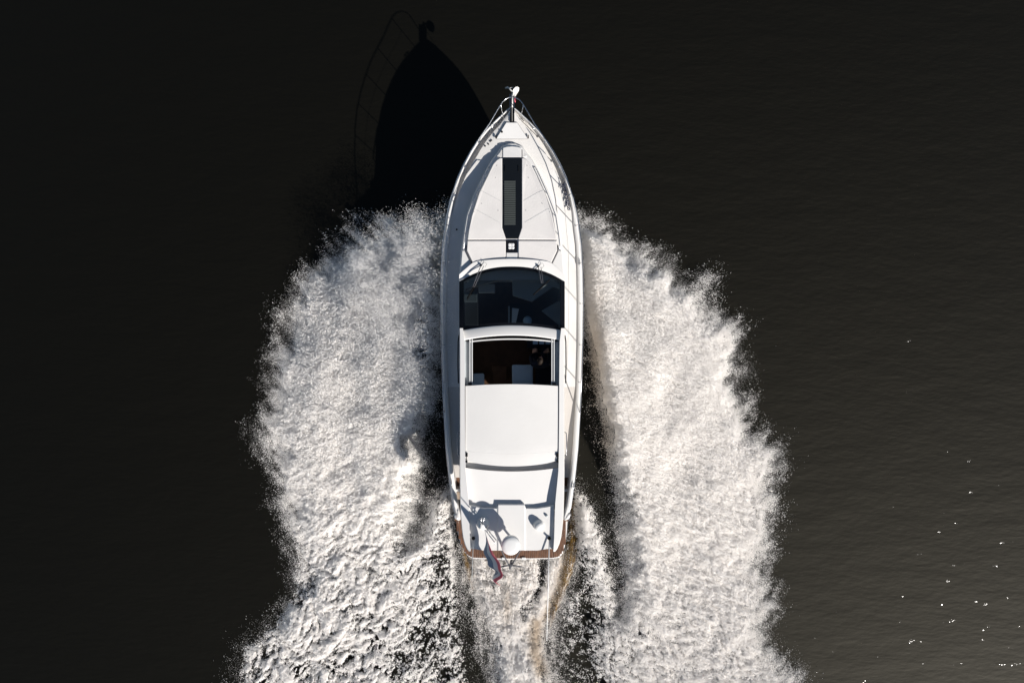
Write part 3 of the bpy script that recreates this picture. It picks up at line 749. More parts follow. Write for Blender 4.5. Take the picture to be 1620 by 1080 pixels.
# ensign on a raked staff
fs0 = W(770, 833, 3.2); ensign = empty('ensign_flag', fs0)
tag(ensign, 'red white and blue ensign streaming aft from its staff beside the radar dome', 'flag')
MB().tube([fs0, W(771, 842, 4.06)], [0.016, 0.010], 8).build('staff', 'steel', ensign, smooth=True)
def flag_pt(s, t):
    # s along the fly, t along the hoist (0 blue, low .. 1 red, high)
    z = 3.42 + 0.58 * t - 0.16 * s + 0.05 * math.sin(9 * s + 2 * t)
    y = -(4.66 + 0.20 * t) - 1.16 * s + 0.03 * math.sin(7 * s)
    x = -0.70 + 0.13 * s + 0.33 * t * min(1, 0.35 + s) + (0.03 + 0.07 * s) * math.sin(7.5 * s + 3.2 * t + 0.6) * min(1, s * 3) + 0.06 * s * s * math.sin(21 * s + 5 * t)
    return (x, y, z)
for nm, t0, t1 in (('flag_blue', 0, 1 / 3), ('flag_white', 1 / 3, 2 / 3), ('flag_red', 2 / 3, 1)):
    o = MB().grid([[flag_pt(i / 44, t0 + (t1 - t0) * j / 6) for j in range(7)] for i in range(45)]).build(nm.split('_')[1] + '_stripe', nm, ensign, smooth=True)
    md = o.modifiers.new('cloth', 'SOLIDIFY'); md.thickness = 0.003

# loose items seen through the windscreen
hp = W(834.5, 507, 2.16)
cap = MB().lathe(hp, [(0.11, -0.03), (0.12, 0.0), (0.10, 0.05), (0.06, 0.075), (0.003, 0.08)], 20).build('round_cushion', 'pale_blue', None, smooth=True)
tag(cap, 'round pale blue cushion under the lower edge of the windscreen', 'cushion')
chart = MB().prism([W(810.2, 487, 2.2), W(821, 488.5, 2.2), W(816, 511.5, 2.2), W(809.5, 511.5, 2.2)], 0.012).build('chart_sheet', 'paper', None)
tag(chart, 'white paper sheet lying in the middle behind the windscreen', 'paper')
MB().box(chart.data.vertices[0].co.x - 0.05, 0.55, 0.35, 1.0, 2.07, 2.10).build('chart_table', 'cabin_dark', boat)

# ------------------------------------------------------------------ person at the helm
def person():
    hd = W(855, 571, 2.86)
    hx, hy = hd.x, hd.y; UP = 0.16
    base = Vector((hx, hy, 1.04)); root = empty('person', base)
    tag(root, 'person in a dark jacket seated at the wheel below the open sunroof', 'person')
    J = {}
    E_ = []
    def j(n, p, r): J[n] = (Vector(p) + Vector((0, 0, UP if n[:2] not in ('wr', 'pa', 't1', 't2', 'an', 'to') and n[0] != 'f' else 0)), r)
    j('pel', (hx, hy - 0.10, 1.98), 0.15); j('bel', (hx, hy - 0.11, 2.14), 0.145); j('che', (hx, hy - 0.09, 2.38), 0.165)
    j('nkb', (hx, hy - 0.05, 2.56), 0.075); j('nck', (hx, hy - 0.02, 2.64), 0.058)
    E_ += [('pel', 'bel'), ('bel', 'che'), ('che', 'nkb'), ('nkb', 'nck')]
    for s, S in ((-1, 'l'), (1, 'r')):
        j('sh' + S, (hx + s * 0.20, hy - 0.07, 2.49), 0.075); j('el' + S, (hx + s * 0.25, hy + 0.10, 2.24), 0.052)
        g = wc + s * 0.16 * wx - 0.03 * wy
        j('wr' + S, (g.x + s * 0.01, g.y - 0.09, g.z + 0.06), 0.033); j('pa' + S, (g.x, g.y - 0.02, g.z + 0.045), 0.036)
        E_ += [('che', 'sh' + S), ('sh' + S, 'el' + S), ('el' + S, 'wr' + S), ('wr' + S, 'pa' + S)]
        for k in range(4):
            dx = (-0.03 + 0.02 * k)
            j(f'f{k}a' + S, (g.x + dx, g.y + 0.035, g.z + 0.045), 0.0095); j(f'f{k}b' + S, (g.x + dx, g.y + 0.055, g.z + 0.01), 0.0085); j(f'f{k}c' + S, (g.x + dx, g.y + 0.03, g.z - 0.022 - 0.004 * k), 0.0075)
            E_ += [('pa' + S, f'f{k}a' + S), (f'f{k}a' + S, f'f{k}b' + S), (f'f{k}b' + S, f'f{k}c' + S)]
        j('t1' + S, (g.x - s * 0.045, g.y - 0.01, g.z + 0.03), 0.011); j('t2' + S, (g.x - s * 0.05, g.y + 0.025, g.z + 0.005), 0.009)
        E_ += [('pa' + S, 't1' + S), ('t1' + S, 't2' + S)]
        j('hp' + S, (hx + s * 0.10, hy - 0.06, 1.95), 0.10); j('kn' + S, (hx + s * 0.13, hy + 0.36, 1.97), 0.07); j('an' + S, (hx + s * 0.13, hy + 0.36, 1.52), 0.045)
        j('to' + S, (hx + s * 0.14, hy + 0.52, 1.48), 0.04)
        E_ += [('pel', 'hp' + S), ('hp' + S, 'kn' + S), ('kn' + S, 'an' + S), ('an' + S, 'to' + S)]
    names = list(J); idx = {n: i for i, n in enumerate(names)}
    me = bpy.data.meshes.new('body_cage'); me.from_pydata([tuple(J[n][0] - base) for n in names], [(idx[a], idx[b]) for a, b in E_], [])
    o = bpy.data.objects.new('body_cage', me); COL.objects.link(o)
    sk = o.modifiers.new('skin', 'SKIN'); 
    if not me.skin_vertices: me.attributes  # the modifier adds the layer
    bpy.context.view_layer.objects.active = o
    layer = me.skin_vertices[0] if me.skin_vertices else None
    if layer is None:
        bpy.ops.object.select_all(action='DESELECT'); o.select_set(True)
        bpy.ops.mesh.customdata_skin_add(); layer = me.skin_vertices[0]
    for n in names:
        sv = layer.data[idx[n]]; sv.radius = (J[n][1], J[n][1]); sv.use_root = (n == 'pel')
    sub = o.modifiers.new('sub', 'SUBSURF'); sub.levels = 2; sub.render_levels = 2
    dg = bpy.context.evaluated_depsgraph_get(); dg.update()
    bm_me = bpy.data.meshes.new_from_object(o.evaluated_get(dg))
    bpy.data.objects.remove(o)
    bm_me.name = 'body'
    body = bpy.data.objects.new('body', bm_me); COL.objects.link(body); body.parent = root
    bm_me.materials.clear()
    for q in ('jacket', 'trousers', 'skin'): bm_me.materials.append(MATS[q])
    hands = [J['wrl'][0] - base, J['wrr'][0] - base]
    for f in bm_me.polygons:
        c = f.center; f.use_smooth = True
        f.material_index = 1 if c.z < 2.02 + UP - 1.04 and c.y < 0.8 and min((c - h).length for h in hands) > 0.15 else 0
        if c.z > 2.60 + UP - 1.04 or any((c - h).length < 0.12 and c.y > h.y + 0.0 for h in hands): f.material_index = 2
    # head: shaped from a sphere, with nose, ears, eyes, mouth and hair
    def head_pt(th, ph):
        d = Vector((math.sin(th) * math.cos(ph), math.sin(th) * math.sin(ph), math.cos(th)))
        r = Vector((0.076 * d.x, 0.096 * d.y, 0.118 * d.z))
        if d.z < 0: r.x *= 1 + 0.25 * d.z; r.y *= 1 + 0.12 * d.z
        return r
    hc = Vector((hx, hy + 0.01, 2.755 + UP))
    rot = Matrix.Rotation(R(-14), 3, 'Z')
    def headmesh(grow, test=None):
        m_ = MB(); rows_ = [[hc + rot @ (head_pt(max(0.02, min(math.pi - .02, math.pi * i / 18)), 2 * math.pi * k / 26) * grow) for k in range(26)] for i in range(19)]
        n = 26; vs = [p for r_ in rows_ for p in r_]; fs = []
        for i in range(18):
            for k in range(26):
                q = (i * n + k, i * n + (k + 1) % n, (i + 1) * n + (k + 1) % n, (i + 1) * n + k)
                if test is None or test(math.pi * (i + .5) / 18, 2 * math.pi * (k + .5) / 26): fs.append(q)
        return m_.add(vs, fs)
    head = headmesh(1.0).build('head', 'skin', root, smooth=True)
    headmesh(1.09, lambda th, ph: th < 0.75 + 1.25 * (0.5 - 0.5 * math.sin(ph)) ** 0.7).build('hair', 'hair', head, smooth=True)
    f = rot @ Vector((0, 1, 0)); sd = rot @ Vector((1, 0, 0))
    MB().tube([hc + f * 0.090 + Vector((0, 0, 0.012)), hc + f * 0.112 + Vector((0, 0, -0.022)), hc + f * 0.092 + Vector((0, 0, -0.034))], [0.008, 0.014, 0.010], 7).build('nose', 'skin', head, smooth=True)
    for s in (-1, 1):
        MB().lathe(hc + sd * s * 0.074, [(0.004, -0.012), (0.024, -0.006), (0.028, 0.004), (0.01, 0.010)], 10, axis=sd * s).build('ear', 'skin', head, smooth=True)
        MB().lathe(hc + f * 0.086 + sd * s * 0.031 + Vector((0, 0, 0.006)), [(0.003, -0.01), (0.011, -0.004), (0.011, 0.003), (0.003, 0.007)], 10, axis=f).build('eye', 'seam', head, smooth=True)
    MB().tube([hc + f * 0.078 - sd * 0.022 + Vector((0, 0, -0.058)), hc + f * 0.086 + Vector((0, 0, -0.060)), hc + f * 0.078 + sd * 0.022 + Vector((0, 0, -0.058))], 0.006, 6).build('mouth', 'flag_red', head, smooth=True)
person()
MB().box(0.55, 1.15, -0.40, 0.25, 1.38, 1.44).build('helm_footrest', 'cabin_dark', boat)

# ------------------------------------------------------------------ spray and foam
def foam_material(name, droplets):
    m, nt, b = new_mat(name)
    at = nt.nodes.new('ShaderNodeAttribute'); at.attribute_name = 'tint'
    mx = nt.nodes.new('ShaderNodeMix'); mx.data_type = 'RGBA'
    mx.inputs['A'].default_value = (0.95, 0.918, 0.882, 1); mx.inputs['B'].default_value = (0.42, 0.27, 0.10, 1)
    nt.links.new(at.outputs['Fac'], mx.inputs['Factor'])
    nt.links.new(mx.outputs['Result'], b.inputs['Base Color'])
    b.inputs['Roughness'].default_value = 0.6
    b.inputs['Specular IOR Level'].default_value = 0.3
    if not droplets:
        tc = nt.nodes.new('ShaderNodeTexCoord')
        n1 = nt.nodes.new('ShaderNodeTexNoise'); n1.inputs['Scale'].default_value = 22; n1.inputs['Detail'].default_value = 5
        nt.links.new(tc.outputs['Object'], n1.inputs['Vector'])
        bp = nt.nodes.new('ShaderNodeBump'); bp.inputs['Strength'].default_value = 0.5; bp.inputs['Distance'].default_value = 0.02
        nt.links.new(n1.outputs['Fac'], bp.inputs['Height']); nt.links.new(bp.outputs[0], b.inputs['Normal'])
foam_material('foam', False)
fb_ = MATS['foam'].node_tree.nodes['Principled BSDF']
fb_.subsurface_method = 'BURLEY'
fb_.inputs['Subsurface Weight'].default_value = 0.85
fb_.inputs['Subsurface Radius'].default_value = (1.0, 0.95, 0.9)
fb_.inputs['Subsurface Scale'].default_value = 0.10
_ = 0; foam_material('spray', True)

CELL = 0.027
def px2w(poly, z=0.3): return np.array([[*W(u, v, z)[:2]] for u, v in poly])
def signed_dist(X, Y, P):
    d2 = np.full(X.shape, 1e9); inside = np.zeros(X.shape, bool); n = len(P)
    for i in range(n):
        ax, ay = P[i]; bx, by = P[(i + 1) % n]; ex, ey = bx - ax, by - ay
        t = np.clip(((X - ax) * ex + (Y - ay) * ey) / (ex * ex + ey * ey + 1e-12), 0, 1)
        d2 = np.minimum(d2, (X - ax - t * ex) ** 2 + (Y - ay - t * ey) ** 2)
        c = (ay > Y) != (by > Y)
        xi = ax + (Y - ay) * ex / (ey if abs(ey) > 1e-9 else 1e-9)
        inside ^= c & (X < xi)
    return np.where(inside, np.sqrt(d2), -np.sqrt(d2))
def idw(X, Y, ctrl, p=3.0):
    num = np.zeros(X.shape); den = np.zeros(X.shape)
    for u, v, h in ctrl:
        q = W(u, v, 0.3); w = 1.0 / (((X - q.x) ** 2 + (Y - q.y) ** 2) ** (p / 2) + 0.15)
        num += w * h; den += w
    return num / den
def blob(X, Y, u, v, ru, rv):
    q = W(u, v, 0.25); s = 23.7 / FPX
    return np.exp(-(((X - q.x) / (ru * s)) ** 2 + ((Y - q.y) / (rv * s)) ** 2))
def brush(X, Y, pts, w, z=0.2):
    """soft stroke along a line of photo points, w pixels wide"""
    P = px2w(pts, z); d2 = np.full(X.shape, 1e9)
    for (ax, ay), (bx, by) in zip(P[:-1], P[1:]):
        ex, ey = bx - ax, by - ay
        t = np.clip(((X - ax) * ex + (Y - ay) * ey) / (ex * ex + ey * ey + 1e-12), 0, 1)
        d2 = np.minimum(d2, (X - ax - t * ex) ** 2 + (Y - ay - t * ey) ** 2)
    return np.exp(-d2 / (w * 23.8 / FPX) ** 2)
def vramp(Y, v0, v1):
    """0 at photo row v0 and above, 1 at row v1 and below"""
    return 1 - sstep(W(0, v1, .3).y, W(0, v0, .3).y, Y)

def spray_points(name, mat, parent, P, rad, tint):
    me = bpy.data.meshes.new(name); n = len(P)
    me.vertices.add(n); me.vertices.foreach_set('co', P.astype(np.float32).ravel())
    a = me.attributes.new('rad', 'FLOAT', 'POINT'); a.data.foreach_set('value', rad.astype(np.float32))
    a = me.attributes.new('tint', 'FLOAT', 'POINT'); a.data.foreach_set('value', tint.astype(np.float32))
    me.materials.append(MATS[mat])
    o = bpy.data.objects.new(name, me); COL.objects.link(o)
    if parent: o.parent = parent
    ng = bpy.data.node_groups.new(name + '_points', 'GeometryNodeTree')
    ng.interface.new_socket('Geometry', in_out='INPUT', socket_type='NodeSocketGeometry')
    ng.interface.new_socket('Geometry', in_out='OUTPUT', socket_type='NodeSocketGeometry')
    gi = ng.nodes.new('NodeGroupInput'); go = ng.nodes.new('NodeGroupOutput')
    mp = ng.nodes.new('GeometryNodeMeshToPoints'); na = ng.nodes.new('GeometryNodeInputNamedAttribute'); na.data_type = 'FLOAT'
    na.inputs['Name'].default_value = 'rad'
    sm = ng.nodes.new('GeometryNodeSetMaterial'); sm.inputs['Material'].default_value = MATS[mat]
    ng.links.new(gi.outputs[0], mp.inputs['Mesh']); ng.links.new(na.outputs['Attribute'], mp.inputs['Radius'])
    ng.links.new(mp.outputs[0], sm.inputs['Geometry']); ng.links.new(sm.outputs[0], go.inputs[0])
    md = o.modifiers.new('points', 'NODES'); md.node_group = ng
    o['kind'] = 'stuff'
    return o

def foam_body(name, label, poly, ctrl, dens, tintf, seed, npts, lump, edge_amp, fringe, pits, out_dir, mist=None, veil=None):
    P = px2w(poly)
    x0, y0 = P.min(0) - 1.0; x1, y1 = P.max(0) + 1.0
    y0 = max(y0, -13.8)
    xs = np.arange(x0, x1, CELL); ys = np.arange(y0, y1, CELL)
    X, Y = np.meshgrid(xs, ys)
    sd = signed_dist(X, Y, P)
    ca, sa = out_dir
    A = X * ca + Y * sa; B = -X * sa + Y * ca          # along / across the throw of the spray
    en = 0.55 * fbm(X, Y, 1.1, 6, seed, 0.60) + 0.6 * fbm(A / 2.6, B, 0.42, 5, seed + 20, 0.62)
    fine = fbm(X, Y, 0.20, 4, seed + 40, 0.65)
    wx_ = 0.25 * fbm(X, Y, 0.9, 2, seed + 5); A2 = 0.8 * X + 0.6 * Y * np.sign(ca) * -1 + wx_; B2 = 0.6 * X * np.sign(ca) + 0.8 * Y + wx_
    ea = edge_amp(X, Y)
    sdn = sd + ea * en * 1.3 + 0.05 * fine - 0.55 * np.clip(ea - 0.16, 0, 0.5)
    dn = dens(X, Y)                                    # how closed the foam is
    body = fbm(X, Y, 0.75, 6, seed + 80, 0.66)
    streak = fbm(A / 2.2, B, 0.30, 4, seed + 60, 0.6)
    bil = fbm(A2 / 1.7, B2, 0.70, 3, seed + 120, 0.55, 'b'); bil2 = fbm(A2 / 1.5, B2, 0.24, 3, seed + 160, 0.62, 'b')
    pit = pits(X, Y) * sstep(0.10, -0.42, bil2 + 0.6 * body + 0.35 * bil)
    solid = np.clip(dn + (0.45 * body + 0.25 * streak) * (1.3 - dn) - pit, 0, 1)
    kk = 0.26 + 0.74 * np.clip(edge_amp(X, Y) / 0.42, 0, 1)
    D = sstep(-0.24 * kk, 0.62 * kk, sdn) * solid
    sg = np.sign(ca) if abs(ca) > 0.2 else 0.0
    GA = X * 0.90 * sg - Y * (0.43 if sg else 1.0); GB = X * (0.43 if sg else 1.0) + Y * 0.90 * sg
    grain = fbm(GA / 3.0, GB, 0.12, 3, seed + 280, 0.85)
    H = idw(X, Y, ctrl)
    lum = lump(X, Y)
    Hs = H * sstep(-0.10, 0.40, sdn) + (lum * (0.15 * bil + 0.10 * bil2) + 0.13 * (1 - lum) * body) * sstep(0.0, 0.5, sdn)
    Hs = np.maximum(Hs - 0.10 * pit + (0.024 + 0.030 * lum) * grain * sstep(0.0, 0.4, sdn), 0.012)
    # closed foam surface
    keep = (D > 0.60 + 0.20 * fine) & (sdn > 0.22 * kk + 0.02)
    if mist is not None:
        mm = mist(X, Y) + 0.25 * fine + 0.2 * body
        keep &= mm < 0.5
        fleck = fbm(A, B / 1.6, 0.10, 3, seed + 330, 0.8)
        D = D * (1 - 0.85 * sstep(0.3, 0.7, mm) * sstep(0.30, -0.25, fleck + 0.35 * fine + 0.25 * body + 0.5 * (dn - 0.55)))
    ny, nx = X.shape
    q = keep[:-1, :-1] & keep[1:, :-1] & keep[:-1, 1:] & keep[1:, 1:]
    ii, jj = np.nonzero(q)
    vid = -np.ones(X.size, int)
    corners = np.stack([ii * nx + jj, ii * nx + jj + 1, (ii + 1) * nx + jj + 1, (ii + 1) * nx + jj], 1)
    used = np.unique(corners); vid[used] = np.arange(len(used))
    jit = RNG.normal(0, CELL * 0.2, (len(used), 2))
    V = np.stack([X.ravel()[used] + jit[:, 0], Y.ravel()[used] + jit[:, 1], Hs.ravel()[used] - 0.03], 1)
    F = vid[corners]
    T = tintf(X, Y)
    me = bpy.data.meshes.new(name)
    me.vertices.add(len(V)); me.vertices.foreach_set('co', V.astype(np.float32).ravel())
    me.loops.add(F.size); me.loops.foreach_set('vertex_index', F.astype(np.int32).ravel())
    me.polygons.add(len(F)); me.polygons.foreach_set('loop_start', np.arange(0, F.size, 4, dtype=np.int32))
    me.update(calc_edges=True); me.validate()
    me.polygons.foreach_set('use_smooth', np.ones(len(me.polygons), bool))
    a = me.attributes.new('tint', 'FLOAT', 'POINT'); a.data.foreach_set('value', T.ravel()[used].astype(np.float32))
    me.materials.append(MATS['foam'])
    o = bpy.data.objects.new(name, me); COL.objects.link(o)
    tag(o, label, 'spray', kind='stuff')
    # droplets: over the surface, in the open foam, and in the ragged fringe
    def sample(prob, n):
        c = np.cumsum(prob.ravel()); idx = np.searchsorted(c, RNG.random(n) * c[-1])
        idx = np.minimum(idx, X.size - 1)
        return idx, X.ravel()[idx] + (RNG.random(n) - .5) * CELL, Y.ravel()[idx] + (RNG.random(n) - .5) * CELL
    i1, px, py = sample(D ** 1.25 * (0.6 + 0.8 * sstep(-0.4, 0.4, grain)) * (1 - 0.55 * keep), npts)
    pz = Hs.ravel()[i1] + RNG.exponential(1.0, npts) * (0.035 + 0.05 * (1 - lum.ravel()[i1])) - 0.035
    r1 = 0.0035 + 0.0075 * RNG.random(npts) ** 1.8
    fr = np.exp(-((sdn - 0.0) / 0.34) ** 2) * sstep(-0.40, 0.50, streak + 0.5 * fine) * fringe(X, Y) * sstep(-0.5, 0.35, fbm(X, Y, 1.8, 2, seed + 310))
    nf = int(npts * 0.20 * float(fr.mean() / max(1e-6, D.mean())) * 3)
    i2, qx, qy = sample(fr, nf)
    qz = (0.15 + 0.85 * RNG.random(nf)) * (H.ravel()[i2] * 0.8 + 0.05)
    r2 = 0.003 + 0.006 * RNG.random(nf) ** 2
    ns = int(nf * 0.05)
    i3, sx, sy = sample(np.exp(-((sdn + 0.15) / 0.38) ** 2) * fringe(X, Y), ns)
    sz = RNG.random(ns) * 0.4 + 0.02; r3 = 0.0025 + 0.006 * RNG.random(ns) ** 3
    nh = int(0.22 * npts)                              # thin haze along the edge
    i5, hx_, hy_ = sample(np.exp(-((sdn - 0.12) / 0.36) ** 2) * fringe(X, Y) * (0.25 + 0.75 * sstep(-0.4, 0.5, streak + 0.5 * body)), nh)
    sx = np.r_[sx, hx_]; sy = np.r_[sy, hy_]; i3 = np.r_[i3, i5]
    sz = np.r_[sz, 0.03 + RNG.random(nh) * (0.9 * H.ravel()[i5] + 0.08)]; r3 = np.r_[r3, 0.0018 + 0.0016 * RNG.random(nh)]
    if veil is not None:                               # fine mist added above the plume to catch the sun and brighten shaded spray
        poly_v, nv, z0, z1 = veil
        vd = sstep(-0.5, 0.7, signed_dist(X, Y, px2w(poly_v, 1.2)) + 0.5 * en) * sstep(-0.55, 0.5, body + 0.6 * streak + 0.4 * fine)
        i4, mx_, my_ = sample(vd, nv)
        qx = np.r_[qx, mx_]; qy = np.r_[qy, my_]; i2 = np.r_[i2, i4]
        qz = np.r_[qz, z0 + (z1 - z0) * RNG.random(nv) ** 1.2 * (0.55 + 0.45 * np.minimum(1, H.ravel()[i4] / 1.2))]
        r2 = np.r_[r2, 0.003 + 0.004 * RNG.random(nv) ** 2]
    PP = np.stack([np.r_[px, qx, sx], np.r_[py, qy, sy], np.maximum(0.004, np.r_[pz, qz, sz])], 1)
    rad = np.r_[r1, r2, r3]; tt = T.ravel()[np.r_[i1, i2, i3]]
    spray_points('spray_droplets', 'spray', o, PP, rad, tt)
    return o

LP = [(704, 350), (660, 350), (610, 350), (575, 362), (545, 375), (520, 392), (508, 415), (480, 445), (462, 480), (453, 500), (452, 530), (437, 560), (430, 600), (436, 630), (412, 662), (410, 700), (436, 723), (440, 760), (438, 790),
      (450, 812), (451, 843), (455, 863), (468, 901), (463, 934), (447, 971), (416, 1004), (383, 1025), (372, 1080), (350, 1330), (760, 1330), (735, 1080), (724, 981), (719, 922), (716, 843), (714, 768), (700, 775), (684, 790),
      (664, 840), (650, 850), (656, 808), (667, 761), (670, 733), (667, 690), (684, 634), (695, 600), (702, 560)]
LH = [(695, 370, .8), (695, 450, 1.3), (680, 540, 1.75), (672, 620, 1.85), (662, 700, 1.6), (655, 780, 1.1), (640, 850, .55), (625, 950, .4), (620, 1070, .3), (610, 365, .5), (560, 370, .35), (500, 425, .3), (455, 520, .22), (430, 620, .2), (412, 690, .15), (442, 800, .12), (465, 900, .1), (395, 1030, .08),
      (600, 480, .95), (620, 600, 1.35), (550, 620, .75), (610, 720, 1.0), (540, 750, .5), (560, 900, .32), (520, 1050, .2), (712, 780, .45), (700, 860, .35), (690, 960, .18), (690, 1080, .1)]
def L_dens(X, Y):
    d = np.full(X.shape, 0.93)
    d -= 0.50 * blob(X, Y, 690, 540, 45, 90) + 0.45 * blob(X, Y, 660, 352, 90, 28) + 0.55 * blob(X, Y, 540, 385, 45, 35)
    d -= 0.50 * blob(X, Y, 700, 1020, 45, 80) + 0.42 * blob(X, Y, 695, 875, 28, 75) - 0.30 * brush(X, Y, [(714, 800), (714, 860), (716, 920)], 5) + 0.45 * blob(X, Y, 630, 1050, 40, 50) + 0.35 * blob(X, Y, 640, 875, 16, 22) + 0.25 * blob(X, Y, 630, 905, 18, 14) + 0.22 * blob(X, Y, 420, 1050, 60, 70)
    return np.clip(d, 0.1, 1)
def lump(X, Y): return 0.25 + 0.75 * vramp(Y, 620, 900)
def L_amp(X, Y): return 0.10 + 0.42 * sstep(1.9, 3.6, np.abs(X)) * (1 - 0.55 * vramp(Y, 850, 1000)) + 0.35 * (1 - vramp(Y, 360, 470))
def L_fr(X, Y): return (0.12 + 0.88 * (1 - vramp(Y, 760, 960))) * (0.15 + 0.85 * np.maximum(sstep(2.2, 3.4, np.abs(X)), 1 - vramp(Y, 370, 450)))
def L_pits(X, Y): return 0.15 * vramp(Y, 560, 700) + 0.80 * vramp(Y, 760, 980)
def L_mist(X, Y): return np.maximum(np.maximum(sstep(-2.95, -2.6, X) * vramp(Y, 740, 790), 0.75 * sstep(-4.1, -3.3, X) * vramp(Y, 930, 1030)), 0.9 * blob(X, Y, 690, 540, 40, 90))
zero = lambda X, Y: np.zeros(X.shape)
foam_body('bow_spray', 'greyish white plume of spray thrown to the left of the yacht', LP, LH, L_dens, zero, 300, 1150000, lump, L_amp, L_fr, L_pits, (-0.77, 0.64), L_mist,
          ([(705, 345), (640, 348), (585, 372), (560, 420), (575, 500), (610, 560), (650, 640), (690, 640), (704, 560)], 115000, 0.5, 2.5))

RP = [(917, 358), (962, 376), (1005, 402), (1058, 420), (1075, 446), (1118, 450), (1119, 484), (1118, 504), (1160, 515), (1167, 557), (1175, 581), (1162, 600), (1168, 616), (1179, 652), (1188, 690), (1225, 702), (1232, 724), (1224, 750), (1220, 780),
      (1226, 821), (1220, 840), (1212, 880), (1202, 904), (1215, 930), (1222, 960), (1208, 985), (1206, 1012), (1234, 1051), (1266, 1077), (1300, 1330), (870, 1330), (872, 1080), (876, 1010), (884, 965), (898, 905), (908, 870), (908, 772),
      (922, 782), (933, 797), (950, 833), (956, 850), (963, 882), (974, 930), (980, 975), (985, 955), (987, 916), (987, 868), (977, 840), (979, 797), (969, 760), (962, 715), (955, 672), (945, 628), (938, 581), (932, 549), (921, 513), (917, 480)]
RH = [(2 * 810 - u, v, h) for u, v, h in LH[:9]] + [(1000, 400, .5), (1070, 440, .4), (1120, 470, .32), (1165, 540, .25), (1180, 640, .22), (1225, 715, .18), (1222, 800, .14), (1205, 900, .1), (1230, 1050, .08), (1020, 480, .95), (1000, 600, 1.35), (1070, 620, .75), (1020, 720, 1.0), (1080, 750, .5), (1080, 900, .32), (1090, 1050, .2),
      (912, 785, .45), (930, 860, .35), (940, 960, .16), (930, 1080, .08), (975, 700, 1.5), (1000, 800, .9), (1010, 880, .6)]
def R_dens(X, Y):
    d = np.full(X.shape, 1.0)
    d -= 0.3 * blob(X, Y, 1215, 800, 25, 70) + 0.25 * blob(X, Y, 1205, 930, 22, 60) + 0.2 * blob(X, Y, 1000, 980, 30, 60) + 0.5 * blob(X, Y, 985, 1050, 24, 30) + 0.35 * blob(X, Y, 1010, 1000, 16, 12)
    sheet = sstep(W(978, 0, .2).x, W(962, 0, .2).x, X) * vramp(Y, 740, 775)
    sh = 0.26 + 0.48 * brush(X, Y, [(918, 790), (928, 830), (945, 880), (958, 930), (966, 975), (960, 1030), (962, 1090)], 20) + 0.30 * blob(X, Y, 915, 815, 22, 45) - 0.10 * vramp(Y, 930, 1060)
    d = d * (1 - sheet) + sh * sheet
    return np.clip(d, 0.05, 1)
def R_tint(X, Y): return np.clip(0.55 * blob(X, Y, 935, 600, 14, 110) + 0.4 * blob(X, Y, 955, 700, 12, 60) + 0.25 * blob(X, Y, 910, 850, 8, 60), 0, 1)
def R_amp(X, Y): return 0.08 + 0.38 * sstep(2.2, 4.0, np.abs(X))
def R_mist(X, Y): return sstep(3.15, 2.85, X) * vramp(Y, 740, 790)
def R_fr(X, Y): return 0.12 + 0.88 * np.maximum(sstep(2.6, 3.8, np.abs(X)), 1 - vramp(Y, 380, 450))
def R_pits(X, Y): return 0.10 * vramp(Y, 700, 820) + 0.40 * vramp(Y, 820, 1040)
foam_body('bow_spray', 'brilliant white plume of spray thrown to the right of the yacht', RP, RH, R_dens, R_tint, 700, 1230000, lambda X, Y: 0.7 * lump(X, Y), R_amp, R_fr, R_pits, (0.77, 0.64), R_mist)

CP = [(738, 872), (892, 872), (897, 895), (886, 935), (872, 965), (864, 1010), (868, 1080), (876, 1330), (780, 1330), (780, 1063), (768, 1000), (744, 930)]
CH = [(760, 890, .12), (812, 900, .25), (880, 890, .2), (812, 980, .3), (820, 1080, .3), (780, 1000, .1), (860, 1000, .1)]
def C_dens(X, Y):
    d = 0.36 + 0.85 * brush(X, Y, [(809, 888), (811, 940), (812, 985), (818, 1030), (822, 1080), (828, 1330)], 10)
    d = d + 0.62 * brush(X, Y, [(752, 886), (757, 915), (772, 950), (792, 985), (806, 1020), (802, 1080), (800, 1330)], 12)
    d = d + 0.42 * brush(X, Y, [(790, 886), (784, 920), (796, 960)], 10) + 0.70 * brush(X, Y, [(838, 886), (842, 915), (832, 942)], 13)
    d = d + 0.72 * brush(X, Y, [(880, 886), (873, 925), (857, 960), (834, 998), (822, 1040)], 10) + 0.45 * brush(X, Y, [(848, 990), (844, 1030), (848, 1080), (850, 1330)], 11)
    wob_ = 0.12 * fbm(X, Y, 0.5, 3, 77)
    d = d - 0.48 * brush(X + wob_, Y - wob_, [(859, 888), (857, 922)], 7) - 0.45 * brush(X + wob_, Y + wob_, [(852, 932), (836, 952), (821, 968)], 6) - 0.35 * blob(X, Y, 776, 930, 10, 12)
    return np.clip(d, 0.03, 1)
def C_tint(X, Y): return np.clip(0.06 + 0.55 * brush(X, Y, [(896, 880), (884, 935), (866, 975)], 8) + 0.50 * brush(X, Y, [(848, 985), (846, 1030), (856, 1060)], 10) + 0.4 * blob(X, Y, 742, 890, 7, 30) + 0.25 * blob(X, Y, 802, 955, 6, 30) - 0.15 * blob(X, Y, 812, 1060, 30, 50), 0, 1)
foam_body('stern_wake', 'churned cream wake boiling out behind the swim platform', CP, CH, C_dens, C_tint, 900, 400000, lambda X, Y: np.full(X.shape, 0.8), lambda X, Y: np.full(X.shape, 0.16), lambda X, Y: np.full(X.shape, 0.3), lambda X, Y: np.full(X.shape, 0.12), (0.05, -0.999), lambda X, Y: 0.66 - 0.45 * brush(X, Y, [(811, 900), (812, 985), (822, 1080)], 9))

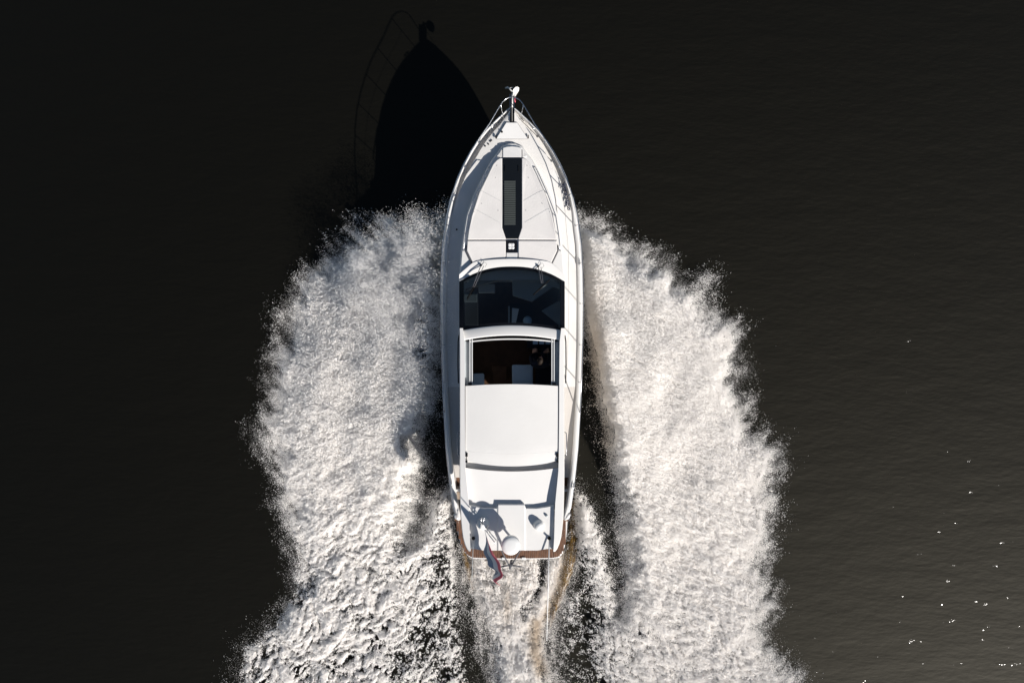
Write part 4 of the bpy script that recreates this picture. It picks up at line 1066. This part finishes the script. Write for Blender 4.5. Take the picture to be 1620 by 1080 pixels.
# amber water heaped up along the quarters by the stern
def amber_material():
    m, nt, b = new_mat('amber_water')
    tc = nt.nodes.new('ShaderNodeTexCoord'); mp = nt.nodes.new('ShaderNodeMapping'); mp.inputs['Scale'].default_value = (9, 1.2, 4)
    nz = nt.nodes.new('ShaderNodeTexNoise'); nz.inputs['Scale'].default_value = 2.4; nz.inputs['Detail'].default_value = 6
    rp = nt.nodes.new('ShaderNodeValToRGB'); rp.color_ramp.elements[0].position = 0.32; rp.color_ramp.elements[1].position = 0.75
    rp.color_ramp.elements[0].color = (0.025, 0.012, 0.002, 1); rp.color_ramp.elements[1].color = (0.22, 0.125, 0.025, 1)
    nt.links.new(tc.outputs['Object'], mp.inputs[0]); nt.links.new(mp.outputs[0], nz.inputs['Vector']); nt.links.new(nz.outputs['Fac'], rp.inputs[0]); nt.links.new(rp.outputs[0], b.inputs['Base Color'])
    b.inputs['Roughness'].default_value = 0.3; b.inputs['IOR'].default_value = 1.333
    bp = nt.nodes.new('ShaderNodeBump'); bp.inputs['Strength'].default_value = 0.6; bp.inputs['Distance'].default_value = 0.03
    nt.links.new(nz.outputs['Fac'], bp.inputs['Height']); nt.links.new(bp.outputs[0], b.inputs['Normal'])
amber_material()
wake = [o for o in scene.objects if o.name.startswith('stern_wake')][0]
for line, w in (([(908, 790), (907, 820), (905.5, 850), (902, 880), (896, 908), (887, 938), (877, 965), (870, 995)], [.03, .09, .125, .14, .14, .11, .07, .01]), ([(729, 850), (733, 872), (738, 892), (744, 915), (750, 938)], [.01, .05, .07, .055, .01])):
    m = MB(); secs = []
    for (u, v), ww in zip(line, w):
        c = W(u, v, 0.05); secs.append([c + Vector((math.cos(a) * ww * 1.25, 0, math.sin(a) * ww * 1.5 - 0.05)) for a in [math.pi * k / 10 for k in range(11)]])
    # smooth the ridge with extra stations
    fine_ = []
    for a_, b_ in zip(secs[:-1], secs[1:]):
        for k in range(6):
            t = k / 6; wob = 0.012 * math.sin(len(fine_) * 1.7) 
            fine_.append([p.lerp(q, t) + Vector((wob, 0, wob * 0.5)) for p, q in zip(a_, b_)])
    fine_.append(secs[-1])
    tag(m.loft(fine_, ring=False).build('amber_wave', 'amber_water', wake, smooth=True), 'smooth amber-brown water heaped along the stern quarter')
